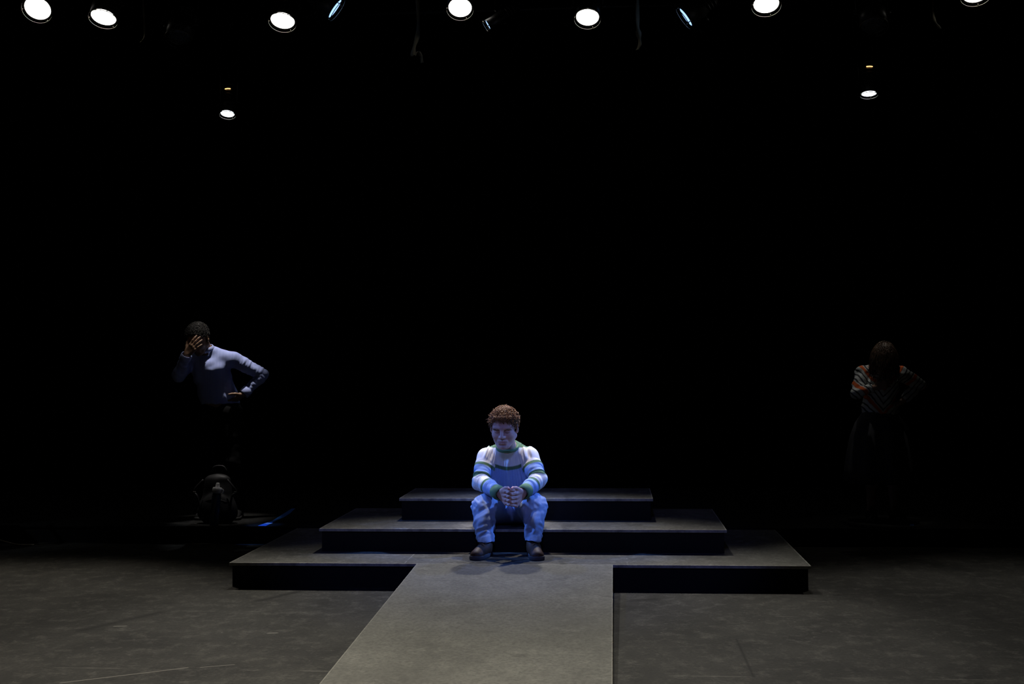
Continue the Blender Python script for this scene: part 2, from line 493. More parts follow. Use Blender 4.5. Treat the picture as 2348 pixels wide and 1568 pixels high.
m_ramp = scuffed('ramp_paint', (0.105, 0.103, 0.091), (0.178, 0.175, 0.154), (0.33, 0.32, 0.28), 0.12, edge=(-0.618, 0.6145, 3.0, 9, 0.006))
bm = bmesh.new()
x0, x1 = -0.618, 0.6145; yb, yf = Y1 - 0.002, 3.72
def ramp_prism(bm, x0, x1, ya, yb, za0, za1, zb0, zb1):
    V = [bm.verts.new(p) for p in ((x0, ya, za0), (x1, ya, za0), (x1, ya, za1), (x0, ya, za1), (x0, yb, zb0), (x1, yb, zb0), (x1, yb, zb1), (x0, yb, zb1))]
    for q in ((0, 1, 2, 3), (5, 4, 7, 6), (3, 2, 6, 7), (0, 4, 5, 1), (1, 5, 6, 2), (0, 3, 7, 4)):
        bm.faces.new([V[i] for i in q])
rt = thing('ramp', 'pale worn grey ramp rising from the audience to the lowest tier', 'ramp', (0, 0, 0))
ramp_prism(bm, x0, x1, yf, yb, 0.001, 0.006, H - 0.019, H)
from_bm('deck', bm, m_ramp, rt)
bm = bmesh.new(); ramp_prism(bm, x0 + 0.004, x1 - 0.004, yf + 0.2, yb - 0.004, 0.0, 0.004, 0.0, H - 0.0195)
from_bm('side_panel', bm, m_skirt, rt)
# splintered plywood edge of the ramp
rnd = random.Random(4)
m_wood = mat('bare_plywood', (0.30, 0.21, 0.13), 0.8, 0, 0.2)
for k in range(14):
    y = rnd.uniform(5.2, 7.2) if k else 6.72
    z = H * (y - yf) / (yb - yf) - 0.006
    q = rnd.uniform(0.004, 0.012) if k > 1 else 0.03
    a = Vector((x1 - 0.003, y, z)); b = a + Vector((rnd.uniform(0.003, 0.006), rnd.uniform(-1, 1)*q, rnd.uniform(0.0, 0.007)))
    bm = bmesh.new(); tube(bm, [a, (a+b)/2 + Vector((0.001, 0, 0.002)), b], [0.0026, 0.0022, 0.0006], 5)
    from_bm('splinter', bm, m_wood, rt)

# ================================================================== things on the rear platform and floor
def bag():
    t = thing('backpack', 'black backpack standing on the rear platform by the shirted man\'s legs', 'backpack', (-2.60, 9.748, LEDGE_Z))
    mb = mat('bag_nylon', (0.005, 0.005, 0.0055), 0.6, 0, 0.25)
    f = Field((-0.25, -0.2, -0.02), (0.25, 0.2, 0.52), 0.006)
    f.cap((0, 0.01, 0.075), (0, 0.01, 0.35), 0.075, 0.056, 0.03, wide=(1, 0, 0), ws=1.95); f.ell((0, 0.01, 0.10), (0.155, 0.075, 0.12), 0.05)
    f.ell((0, -0.045, 0.13), (0.115, 0.035, 0.12), 0.02)
    f.cut((0, 0, 0.004), (0, 0, -1))
    P, Q = f.mesh(); N = vnormals(P, Q)
    P = P + N * (0.006 * vnoise(P * [22, 22, 12]))[:, None]; P[:, 2] = np.maximum(P[:, 2], 0.001)
    np_mesh('body', P, Q, mb, t)
    bm = bmesh.new(); tube(bm, spline([(-0.05, 0.03, 0.425), (-0.03, 0.025, 0.46), (0.04, 0.025, 0.462), (0.07, 0.03, 0.42)], 14), 0.008, 8); from_bm('carry_handle', bm, mb, t, True)
    for s in (-1, 1):
        bm = bmesh.new()
        tube(bm, spline([(s*0.10, -0.05, 0.36), (s*0.155, -0.06, 0.30), (s*0.176, -0.055, 0.26), (s*0.145, -0.072, 0.23), (s*0.125, -0.058, 0.12)], 20), [0.009]*21, 6)
        from_bm('strap', bm, mb, t, True)
        bm = bmesh.new(); box(bm, (s*0.168-0.012, -0.070, 0.255), (s*0.168+0.012, -0.061, 0.267), 0.002)
        from_bm('buckle', bm, mat('buckle_plastic', (0.10, 0.10, 0.09), 0.25, 0, 0.6), t)
    bm = bmesh.new()
    tube(bm, [(-0.1 + 0.2*k/12, -0.076 + 0.02*(abs(k-6)/6)**2, 0.205 - 0.03*(abs(k-6)/6)**2) for k in range(13)], 0.004, 6)
    from_bm('front_zip', bm, mat('zip_metal', (0.03, 0.03, 0.03), 0.4, 0.8), t, True)
    b = thing('water_bottle', 'dark blue water bottle with white cap in front of the backpack', 'bottle', (-2.588, 9.616, LEDGE_Z + 0.001))
    M = Matrix.Rotation(0.12, 4, 'Y') @ Matrix.Rotation(0.04, 4, 'X')
    bm = bmesh.new()
    lathe(bm, [(0, 0), (0.03, 0), (0.036, 0.006), (0.037, 0.06), (0.035, 0.085), (0.037, 0.11), (0.037, 0.23), (0.033, 0.255), (0.024, 0.268), (0, 0.268)], 28, M)
    from_bm('flask', bm, mat('bottle_plastic', (0.03, 0.06, 0.10), 0.25, 0, 0.5), b, True)
    bm = bmesh.new()
    lathe(bm, [(0, 0.266), (0.037, 0.266), (0.039, 0.272), (0.039, 0.298), (0.034, 0.306), (0.018, 0.310), (0.015, 0.335), (0.011, 0.345), (0, 0.347)], 28, M)
    from_bm('cap', bm, mat('cap_white', (0.75, 0.75, 0.74), 0.4), b, True)
    bm = bmesh.new(); tube(bm, [M @ Vector(p) for p in spline([(0.03, 0, 0.305), (0.052, -0.005, 0.292), (0.05, -0.01, 0.268), (0.036, -0.01, 0.26)], 12)], 0.005, 6)
    from_bm('carry_loop', bm, mat('loop_white', (0.6, 0.6, 0.6), 0.5), b, True)
bag()

# blue light streak built as a coloured strip, and a small glint at right
def strip(bm, pts, wd, th=0.0012):
    pts = [Vector(p) for p in pts]
    L, Rr = [], []
    for i, p in enumerate(pts):
        d = (pts[min(i+1, len(pts)-1)] - pts[max(i-1, 0)]); n = Vector((-d.y, d.x, 0)).normalized()
        ww = wd[i] if hasattr(wd, '__len__') else wd
        L.append(p + n*ww/2); Rr.append(p - n*ww/2)
    u = Vector((0, 0, th))
    for i in range(len(pts)-1):
        q = [L[i], Rr[i], Rr[i+1], L[i+1]]
        lo = [bm.verts.new(p) for p in q]; hi = [bm.verts.new(p+u) for p in q]
        bm.faces.new(lo); bm.faces.new(hi[::-1])
        for k in range(4): bm.faces.new((lo[k], lo[(k+1) % 4], hi[(k+1) % 4], hi[k]))
    bmesh.ops.recalc_face_normals(bm, faces=bm.faces[:])
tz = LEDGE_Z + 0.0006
tp = thing('light_streak', 'bright blue streak of light with a white glint, built as a strip on the rear platform edge', 'light streak', (0, 0, 0))
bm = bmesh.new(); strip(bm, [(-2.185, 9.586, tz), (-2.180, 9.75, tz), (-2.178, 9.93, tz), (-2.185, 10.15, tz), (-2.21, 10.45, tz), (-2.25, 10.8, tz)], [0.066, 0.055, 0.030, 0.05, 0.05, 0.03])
from_bm('strip', bm, mat('streak_blue', (0.035, 0.20, 0.80), 0.45), tp)
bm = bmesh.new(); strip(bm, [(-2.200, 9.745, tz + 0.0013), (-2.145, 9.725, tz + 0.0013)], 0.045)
from_bm('white_glint', bm, mat('glint_white', (0.85, 0.85, 0.83), 0.4), tp)  # white glint on the streak, put in as a white strip
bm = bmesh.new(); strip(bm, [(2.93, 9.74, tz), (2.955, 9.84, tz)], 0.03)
tag(from_bm('blue_glint', bm, mat('glint_blue', (0.02, 0.10, 0.32), 0.5)), 'tiny blue glint of light built as a strip on the rear platform below the woman', 'light streak')  # blue glint of light put in as a coloured strip

# office chair at the left edge
def office_chair():
    t = thing('office_chair', 'black swivel office chair half out of frame at far left', 'chair', (-4.52, 9.10, 0.0), 0.2)
    mb = mat('chair_vinyl', (0.02, 0.02, 0.022), 0.35, 0, 0.5); mp = mat('chair_plastic', (0.03, 0.03, 0.033), 0.3, 0, 0.6)
    f = Field((-0.4, -0.4, 0.36), (0.4, 0.5, 1.1), 0.008)
    f.ell((0, 0, 0.455), (0.285, 0.275, 0.075), 0.03); f.cut((0, 0, 0.41), (0, 0, -1))
    P, Q = f.mesh(); np_mesh('seat', P, Q, mb, t)
    f = Field((-0.4, -0.1, 0.36), (0.4, 0.5, 1.1), 0.008)
    f.ell((0, 0.285, 0.78), (0.235, 0.05, 0.24), 0.03)
    P, Q = f.mesh(); np_mesh('backrest', P, Q, mb, t)
    bm = bmesh.new(); tube(bm, spline([(0, 0.05, 0.40), (0, 0.26, 0.40), (0, 0.335, 0.5), (0, 0.32, 0.75)], 16), 0.02, 8); from_bm('back_bracket', bm, mp, t, True)
    bm = bmesh.new(); lathe(bm, [(0, 0.08), (0.04, 0.08), (0.04, 0.13), (0.028, 0.14), (0.028, 0.28), (0.018, 0.28), (0.018, 0.41), (0, 0.41)], 20); from_bm('column', bm, mp, t, True)
    for s in (-1, 1):
        bm = bmesh.new(); tube(bm, spline([(s*0.2, 0.0, 0.42), (s*0.30, 0.0, 0.45), (s*0.315, -0.02, 0.58), (s*0.31, -0.12, 0.63), (s*0.30, 0.14, 0.64)], 22), 0.018, 8); from_bm('armrest', bm, mp, t, True)
    for k in range(5):
        a = 2*PI*k/5 + 0.42; d = Vector((math.cos(a), math.sin(a), 0)); sd = Vector((-d.y, d.x, 0))
        bm = bmesh.new()
        tube(bm, [d*0.03 + Vector((0, 0, 0.115)), d*0.16 + Vector((0, 0, 0.108)), d*0.29 + Vector((0, 0, 0.085))], [0.026, 0.022, 0.017], 8)
        lg = from_bm('leg', bm, mp, t, True)
        for s in (-1, 1):
            bm = bmesh.new(); c = d*0.30 + sd*s*0.014 + Vector((0, 0, 0.028))
            M = Matrix.Translation(c) @ frame_to(sd).to_4x4()
            lathe(bm, [(0, -0.010), (0.022, -0.010), (0.028, -0.006), (0.028, 0.006), (0.022, 0.010), (0.008, 0.012), (0, 0.012)], 22, M)
            from_bm('caster', bm, mp, lg, True)
        bm = bmesh.new(); c = d*0.30 + Vector((0, 0, 0.05)); lathe(bm, [(0.031, -0.012), (0.031, 0.0), (0.024, 0.014), (0.012, 0.026), (0, 0.03)], 16, Matrix.Translation(c)); from_bm('caster_hood', bm, mp, lg, True)
    return t
office_chair()
bm = bmesh.new()
tube(bm, spline([(-5.2, 9.2, 0.35), (-4.75, 9.32, 0.20), (-4.45, 9.36, 0.115), (-4.25, 9.38, 0.045), (-4.10, 9.38, 0.010), (-3.98, 9.40, 0.0065)], 40), 0.006, 8)
tag(from_bm('cable', bm, mat('cable_sheath', (0.42, 0.36, 0.25), 0.4), None, True), 'thin pale cable drooping to the floor below the office chair', 'cable')

# ================================================================== the lighting rig
m_can = mat('lamp_black', (0.018, 0.018, 0.018), 0.4, 0.0, 0.5)
m_rim = mat('lamp_rim', (0.22, 0.20, 0.17), 0.3, 0.9)
m_pipe = mat('pipe_black', (0.01, 0.01, 0.01), 0.5, 0.3)
def emit(name, color, strength):
    m = bpy.data.materials.new(name); m.use_nodes = True
    b = m.node_tree.nodes['Principled BSDF']
    b.inputs['Base Color'].default_value = (0.02, 0.02, 0.02, 1)
    b.inputs['Emission Color'].default_value = (*color, 1); b.inputs['Emission Strength'].default_value = strength
    return m
m_lens_w = emit('lit_lens', (1.0, 0.96, 0.88), 7.0)
m_lens_b = emit('lit_lens_blue', (0.34, 0.56, 1.0), 1.7)
m_lens_c = emit('lit_lens_cool', (0.86, 0.93, 1.0), 6.0)
m_leak = emit('filament_leak', (1.0, 0.50, 0.16), 3.0)
m_dead = mat('unlit_lens', (0.10, 0.11, 0.12), 0.25, 0, 0.8)
gg = G(m_dead); gg.bump(gg.noise(gg.coord('Object'), 90, 1, 0.5), 0.9, 0.01)
K = 10.6 / 8.7                   # the rig hangs over the rear platform
def rig(p): return CAM + (Vector(p) - CAM) * K
LY = 8.70
PIPE_Y, PIPE_Z = rig((0, 8.86, 0)).y, rig((0, 0, 4.50)).z
def pipe(name, label, y, z, x0, x1):
    bm = bmesh.new(); tube(bm, [(x0, 0, 0), (x1, 0, 0)], 0.024, 14)
    t = thing(name, label, 'pipe', (0, y, z))
    from_bm('tube', bm, m_pipe, t, True)
    for x in (x0 + 0.12*(x1-x0), x0 + 0.88*(x1-x0)):
        bm = bmesh.new(); tube(bm, [(x, 0, 0.0), (x, 0, 6.0 - z)], 0.010, 8); from_bm('drop_rod', bm, m_pipe, t, True)
    return t
pipe('lighting_pipe', 'long black lighting pipe across the stage above the top of the picture', PIPE_Y, PIPE_Z, -7.48, 7.48)
REAR_Y, REAR_Z = 11.68, 4.85
pipe('lighting_pipe', 'rear black lighting pipe carrying the two small lamps', REAR_Y, REAR_Z, -7.48, 7.48)
def stage_light(loc, n, R, L, label, lens, pipe_y, pipe_z, flood=None, leak=True, group='overhead stage lights', snoot=0.02, cover=0.0):
    """loc: lens centre; n: direction it shines; R lens radius; L can length"""
    t = thing('stage_light', label, 'lamp', loc, 0, group)
    n = Vector(n).normalized(); M = frame_to(n, Vector((1, 0, 0))).to_4x4()
    r = R * 1.12
    bm = bmesh.new()
    prof = [(R*1.01, 0.0), (r, 0.0), (r, -0.45*L), (r*0.86, -0.55*L), (r*0.80, -0.92*L), (r*0.62, -L), (0, -L), (0, -L+0.006), (r*0.58, -L+0.006), (r*0.74, -0.90*L), (r*0.8, -0.55*L), (R*1.01, -0.42*L)]
    lathe(bm, prof, 36, M, True); bmesh.ops.recalc_face_normals(bm, faces=bm.faces[:])
    # cooling ribs
    for k in range(3):
        z = -(0.62 + 0.1*k)*L
        lathe(bm, [(r*0.84, z), (r*0.92, z), (r*0.92, z-0.008), (r*0.83, z-0.008)], 30, M, True)
    from_bm('housing', bm, m_can, t, True)
    bm = bmesh.new()
    lathe(bm, [(0, -0.004 - 0.06*R), (R*0.5, -0.004 - 0.045*R), (R, -0.006), (R, -0.012), (0, -0.014 - 0.06*R)], 40, M)
    from_bm('lens', bm, lens, t, True)
    # gel frame: bright ring held a little in front of the lens by clips
    bm = bmesh.new()
    lathe(bm, [(R*1.16, snoot), (R*1.19, snoot), (R*1.19, snoot+0.006), (R*1.16, snoot+0.006)], 40, M, True)
    bmesh.ops.recalc_face_normals(bm, faces=bm.faces[:])
    for k in range(3):
        a = 2*PI*k/3 + 0.4
        p0 = M @ Vector((r*math.cos(a), r*math.sin(a), -0.01)); p1 = M @ Vector((R*1.175*math.cos(a), R*1.175*math.sin(a), snoot+0.003))
        tube(bm, [p0, p1], 0.004, 6)
    from_bm('gel_frame', bm, m_rim, t, True)
    if cover:   # hinged shutter leaf hanging over part of the lens
        bm = bmesh.new()
        ax = M.to_3x3() @ Vector((0, 1, 0)); 
        sgn = 1 if cover > 0 else -1
        mm = M @ Matrix.Translation((0, sgn*R*1.15, snoot+0.004)) @ Matrix.Rotation(-sgn*abs(cover), 4, 'X')
        box(bm, (-R*0.95, -0.002 if sgn > 0 else -R*1.3, 0), (R*0.95, R*1.3 if sgn > 0 else 0.002, 0.003), 0.001, mm)
        from_bm('shutter_leaf', bm, m_can, t)
    # leaking vent at the back
    if leak:
        bm = bmesh.new()
        lathe(bm, [(r*0.90, -0.955*L), (r*0.94, -0.955*L), (r*0.94, -0.985*L), (r*0.90, -0.985*L)], 30, M, True)
        bmesh.ops.recalc_face_normals(bm, faces=bm.faces[:])
        vt = from_bm('vent_ring', bm, m_can, t, True)
        bm = bmesh.new()
        # the slot faces the room
        side = Vector((0, -1, 0)); s3 = (side - n*side.dot(n)).normalized(); q = n.cross(s3)
        pts = []
        for k in range(9):
            a = -0.42 + 0.84*k/8
            pts.append(n*(-0.80*L) + (s3*math.cos(a) + q*math.sin(a))*(r*0.905))
        tube(bm, pts, 0.0042, 6); from_bm('vent_slot', bm, m_leak, t, True)
    # yoke + clamp up to the pipe
    up = Vector((0, pipe_y - loc[1], pipe_z - loc[2]))
    sx = Vector((1, 0, 0)); sx = (sx - n*sx.dot(n)).normalized()
    c = n*(-0.42*L)
    top = up - Vector((0, 0, 0.07))
    bm = bmesh.new()
    pts = [c + sx*r*1.12, c + sx*r*1.22 + (top-c)*0.35, c + sx*r*1.15 + (top-c)*0.8, top + sx*0.02, top - sx*0.02, c - sx*r*1.15 + (top-c)*0.8, c - sx*r*1.22 + (top-c)*0.35, c - sx*r*1.12]
    tube(bm, pts, 0.009, 8); 
    for s in (-1, 1): tube(bm, [c + sx*s*r*1.0, c + sx*s*(r*1.12+0.03)], 0.014, 10)
    from_bm('yoke', bm, m_can, t, True)
    bm = bmesh.new()
    lathe(bm, [(0.0, -0.075), (0.016, -0.075), (0.016, -0.036), (0, -0.036)], 12, Matrix.Translation(up))
    tube(bm, [up + Vector((0, 0.034*math.cos(a), 0.034*math.sin(a))) for a in [-PI*0.5 + PI*1.35*k/12 for k in range(13)]], 0.0095, 8)
    from_bm('clamp', bm, m_can, t, True)
    if flood:
        tgt, pw, colr, ang = flood
        p = Vector(loc) + n*(snoot + 0.03)
        spot('lamp_beam', p, tgt, pw, colr, ang, 0.7, R*0.55)
    return t
g1 = 'white stage lights in a row along the top edge'
PW = 1.0
whites = [
 ((-3.615, LY, 4.084), (0.10, -0.68, -0.74), 0.094, 'bright white stage light farthest left, cut by the top edge', (-3.5, 5.9, 0), 300, WARM, 54),
 ((-3.109, LY, 4.003), (-0.02, -0.42, -0.90), 0.090, 'bright white stage light second from left, lens tilted down', (-3.0, 5.9, 0), 270, WARM, 50),
 ((-1.757, LY, 3.935), (0.0, -0.46, -0.89), 0.086, 'bright white stage light between the second lamp from left and the leftmost blue lamp', (-2.7, 5.9, 0), 260, NEUT, 44),
 ((-0.450, LY, 3.989), (0.04, -0.60, -0.80), 0.083, 'bright white stage light nearest above the seated man, left of the small blue lamp', (-0.15, 6.0, 0.0), 560, NEUT, 51),
 ((0.468, LY, 3.891), (-0.03, -0.52, -0.85), 0.081, 'bright white stage light right of centre, hanging lowest of the right half', (0.15, 6.0, 0.0), 560, NEUT, 51),
 ((1.731, LY, 3.944), (-0.02, -0.48, -0.87), 0.088, 'white stage light right of the rightmost blue lamp, lens facets showing', (2.6, 6.2, 0), 210, NEUT, 45),
 ((3.172, LY, 3.970), (-0.05, -0.45, -0.88), 0.088, 'white stage light at far right, only lower rim in view', (3.2, 6.4, 0), 180, NEUT, 54),
]
for loc, n, R, lab, tgt, pw, cl, ang in whites:
    stage_light(rig(loc), n, R*K, 0.27*K, lab, m_lens_w, PIPE_Y, PIPE_Z, (tgt, pw, cl, ang), True, g1)
g2 = 'blue stage lights in the top row'
blues = [
 ((-1.365, LY, 4.010), (0.80, 0.15, -0.60), 0.078, 'blue stage light left of centre at the top edge, leaning up to the right', 0.55, (-0.15, 8.1, 0.5), 260),
 ((-0.251, LY, 3.859), (-0.80, -0.10, -0.50), 0.036, 'smallest blue stage light, right beside the white lamp above the man', 0.0, None, 0),
 ((1.164, LY, 3.869), (-0.80, 0.03, -0.58), 0.074, 'blue stage light right of centre, seen edge-on between two white lamps', 0.55, (-0.05, 8.1, 0.5), 260),
]
for loc, n, R, lab, cov, tgt, pw in blues:
    stage_light(rig(loc), n, R*K, 0.26*K, lab, m_lens_b, PIPE_Y, PIPE_Z, (tgt, pw, BLUE, 24) if tgt else None, False, g2, 0.02, cov)
g3 = 'unlit stage lights'
stage_light(rig((-2.536, LY, 3.840)), (0.02, -0.45, -0.88), 0.085*K, 0.27*K, 'unlit stage light with a dull grey lens, left half of the rig', m_dead, PIPE_Y, PIPE_Z, None, False, g3)
stage_light(rig((2.472, LY, 3.772)), (0.0, -0.45, -0.88), 0.085*K, 0.27*K, 'unlit stage light with a dull grey lens, right half of the rig', m_dead, PIPE_Y, PIPE_Z, None, False, g3)
g4 = 'small stage lights over the rear platform'
K2 = 11.6 / 9.8
def rig2(p): return CAM + (Vector(p) - CAM) * K2
stage_light(rig2((-2.525, 9.80, 3.500)), (0.02, -0.34, -0.94), 0.056*K2, 0.26*K2, 'small white stage light high above the shirted man', m_lens_c, REAR_Y, REAR_Z, ((-2.62, 9.85, 0.5), 60, (0.80, 0.88, 1.0), 13), True, g4, 0.012)
stage_light(rig2((2.662, 9.80, 3.530)), (-0.02, -0.20, -0.98), 0.058*K2, 0.26*K2, 'small white stage light high above the woman', m_lens_c, REAR_Y, REAR_Z, ((2.80, 10.0, 0.9), 9.0, (1.0, 0.93, 0.82), 26), True, g4, 0.012)

# pale loose ties hanging from the pipe
m_tie = mat('pale_tie', (0.30, 0.27, 0.20), 0.9, 0, 0.1)
def tie(x, y, z0, pts, wd, label):
    bm = bmesh.new()
    P = [(0.0, 0.0, 0.0)] + list(pts)
    c = spline(P, 24)
    for i in range(len(c)-1):
        pass
    # ribbon with thickness
    th = 0.003; rows = []
    for i, p in enumerate(c):
        ww = wd * (0.55 + 0.45*math.sin(i*0.55)**2); a = 0.9*math.sin(i*0.23)
        d = Vector((math.cos(a), math.sin(a), 0)) * ww/2; e = Vector((-math.sin(a), math.cos(a), 0)) * th/2
        rows.append([bm.verts.new(p + q) for q in (d+e, -d+e, -d-e, d-e)])
    for A, B in zip(rows[:-1], rows[1:]):
        for k in range(4): bm.faces.new((A[k], A[(k+1) % 4], B[(k+1) % 4], B[k]))
    bm.faces.new(rows[0][::-1]); bm.faces.new(rows[-1])
    o = from_bm('hanging_tie', bm, m_tie, None, True); o.location = (x, y, z0)
    return tag(o, label, 'tie', 'pale ties hanging from the lighting pipe')
def hang(x, pts, wd, label):
    b = rig((x, 8.86, 4.50)); tie(b.x, b.y, b.z - 0.02, [Vector(p)*K for p in pts], wd*K, label)
hang(-0.785, [(0.0, 0, -0.30), (0.004, 0, -0.56), (-0.004, -0.01, -0.66), (-0.026, -0.02, -0.74), (-0.030, -0.02, -0.80), (0.0, -0.02, -0.765), (0.026, -0.02, -0.80), (0.034, -0.02, -0.85)], 0.042, 'pale limp tie hanging left of the white lamp above the man')
hang(0.832, [(0.0, 0, -0.3), (-0.004, 0, -0.58), (0.002, -0.01, -0.68), (0.010, -0.02, -0.76), (-0.010, -0.02, -0.80)], 0.042, 'pale limp tie hanging right of centre, before the right blue lamp')
hang(2.93, [(0.0, 0, -0.3), (-0.006, 0, -0.55), (-0.004, -0.01, -0.64), (0.020, -0.02, -0.69), (0.036, -0.02, -0.71)], 0.022, 'thin pale tie hanging near the far right lamp')
hang(-2.87, [(0.0, 0, -0.3), (0.01, 0, -0.50), (0.012, -0.01, -0.59), (-0.014, -0.02, -0.635)], 0.018, 'short pale tie end hanging right of the second white lamp')
# a narrow shaft from the small blue lamp, added to light the streak strip
spot('lamp_beam', rig((-0.30, 8.69, 3.82)), (-2.185, 9.66, 0.14), 560, (0.10, 0.30, 1.0), 4.0, 0.9, 0.02)

# ================================================================== people
def head_frame(c, pitch, yaw, roll, s):
    return (Matrix.Translation(c) @ Matrix.Rotation(math.radians(yaw), 4, 'Z') @ Matrix.Rotation(math.radians(roll), 4, 'Y')
            @ Matrix.Rotation(math.radians(pitch), 4, 'X') @ Matrix.Scale(s, 4))
def add_head(f, T):
    f.frame(T)
    f.ell((0, 0.014, 0.031), (0.073, 0.093, 0.077), 0.02)
    f.ell((0, -0.032, -0.030), (0.063, 0.058, 0.082), 0.03)
    f.ell((0, -0.045, 0.035), (0.060, 0.043, 0.050), 0.025)
    for s in (-1, 1):
        f.cap((s*0.053, 0.004, -0.060), (s*0.022, -0.066, -0.103), 0.022, 0.017, 0.025)
        f.ell((s*0.041, -0.058, -0.036), (0.022, 0.019, 0.026), 0.025)
    f.ell((0, -0.080, -0.107), (0.021, 0.016, 0.016), 0.016)
    f.ell((0, -0.082, -0.072), (0.028, 0.014, 0.022), 0.014)
    for s in (-1, 1):
        f.cap((s*0.010, -0.087, 0.014), (s*0.046, -0.070, 0.013), 0.0095, 0.008, 0.014)
        f.ell((s*0.030, -0.0975, -0.0075), (0.0195, 0.0175, 0.012), 0.011, mode='sub')
        f.ell((s*0.031, -0.0745, -0.009), (0.0145, 0.0125, 0.0115), 0.004)
        f.cap((s*0.019, -0.0865, -0.0125), (s*0.044, -0.080, -0.0125), 0.0022, 0.0018, 0.003, mode='sub')
    f.cap((0, -0.086, 0.008), (0, -0.110, -0.036), 0.0085, 0.0115, 0.010)
    for s in (-1, 1):
        f.ell((s*0.0135, -0.097, -0.041), (0.0085, 0.011, 0.008), 0.005)
        f.ell((s*0.007, -0.104, -0.0485), (0.0035, 0.005, 0.003), 0.002, mode='sub')
    f.cap((0, -0.098, -0.050), (0, -0.096, -0.058), 0.004, 0.004, 0.006, mode='sub')
    for s in (-1, 1):
        f.cap((s*0.004, -0.0945, -0.0650), (s*0.025, -0.083, -0.0700), 0.0055, 0.0035, 0.007)
        f.cap((0, -0.0925, -0.0785), (s*0.019, -0.084, -0.0755), 0.0066, 0.0040, 0.006)
        f.cap((0, -0.1005, -0.0708), (s*0.026, -0.0875, -0.0738), 0.0020, 0.0016, 0.002, mode='sub')
    f.cap((-0.012, -0.094, -0.089), (0.012, -0.094, -0.089), 0.005, 0.005, 0.008, mode='sub')
    for s in (-1, 1):
        R = Matrix.Rotation(s*0.35, 3, 'Z') @ Matrix.Rotation(-0.18, 3, 'X')
        f.ell((s*0.076, 0.014, -0.010), (0.0085, 0.020, 0.033), 0.006, R)
        f.ell((s*0.083, 0.010, -0.004), (0.006, 0.011, 0.020), 0.004, R, 'sub')
        f.ell((s*0.075, 0.006, -0.036), (0.007, 0.010, 0.010), 0.005)
    f.frame(None)
def head_tint(P, T, base, lip, stub=0.0):
    """colours of the skin itself: lips redder, beard shadow, rosier ears and nose"""
    Ti = np.array(T.inverted()); L = P @ Ti[:3, :3].T + Ti[:3, 3]
    col = np.tile(A3(base), (len(P), 1))
    def mixin(mask, c):
        nonlocal col
        col = col*(1-mask[:, None]) + A3(c)*mask[:, None]
    near = (np.abs(L).max(1) < 0.16)
    lipm = near * np.exp(-((L[:, 0]/0.021)**4 + ((L[:, 2]+0.0715)/0.0115)**4)) * (L[:, 1] < -0.08)
    if stub:
        b = near * sstep(-0.035, -0.06, L[:, 2]) * sstep(-0.02, -0.05, L[:, 1]) * stub
        b = b * (1 - 0.6*np.exp(-((L[:, 0]/0.05)**2 + ((L[:, 2]+0.05)/0.02)**2)))
        mixin(b, A3(base)*0.5)
    mixin(lipm*0.6, lip)
    return col
def add_hand(f, W, d, pn, s, curl, r=1.0, spread=0.0, thumb=(0.55, 0.75, 0.35), k=0.004):
    W, d, pn, s = Vector(W), Vector(d).normalized(), Vector(pn).normalized(), Vector(s).normalized()
    off = (0.031, 0.0105, -0.0105, -0.030); pl = (0.086, 0.090, 0.086, 0.079)
    seg = ((0.041, 0.026, 0.021), (0.045, 0.029, 0.022), (0.042, 0.027, 0.021), (0.033, 0.020, 0.018))
    for i in range(4):
        m = W + d*pl[i]*r + s*off[i]*r
        f.cap(W + s*off[i]*0.6*r + d*0.012, m, 0.0145*r, 0.0115*r, 0.012)
        a = 0; p = m; rr = (0.0094, 0.0086, 0.0080, 0.0070) if i < 3 else (0.0080, 0.0074, 0.0070, 0.0062)
        sp = (1.5-i)*spread
        base = (d*math.cos(sp) + s*math.sin(sp)).normalized()
        for j in range(3):
            a += curl[i][j] if hasattr(curl[0], '__len__') else curl[j]
            q = p + (base*math.cos(a) + pn*math.sin(a))*seg[i][j]*r
            f.cap(p, q, rr[j]*r, rr[j+1]*r, k if j else 0.008); p = q
    p = W + d*0.022*r + s*0.022*r + pn*0.006
    t = (d*thumb[0] + s*thumb[1] + pn*thumb[2]).normalized()
    f.cap(W + d*0.01, p, 0.015*r, 0.015*r, 0.014)
    for L, r1, r2, bend in ((0.042, 0.0145, 0.0115, 0.0), (0.031, 0.0112, 0.0098, 0.25), (0.026, 0.0098, 0.0078, 0.25)):
        t = (t + d*bend).normalized(); q = p + t*L*r
        f.cap(p, q, r1*r, r2*r, 0.008); p = q
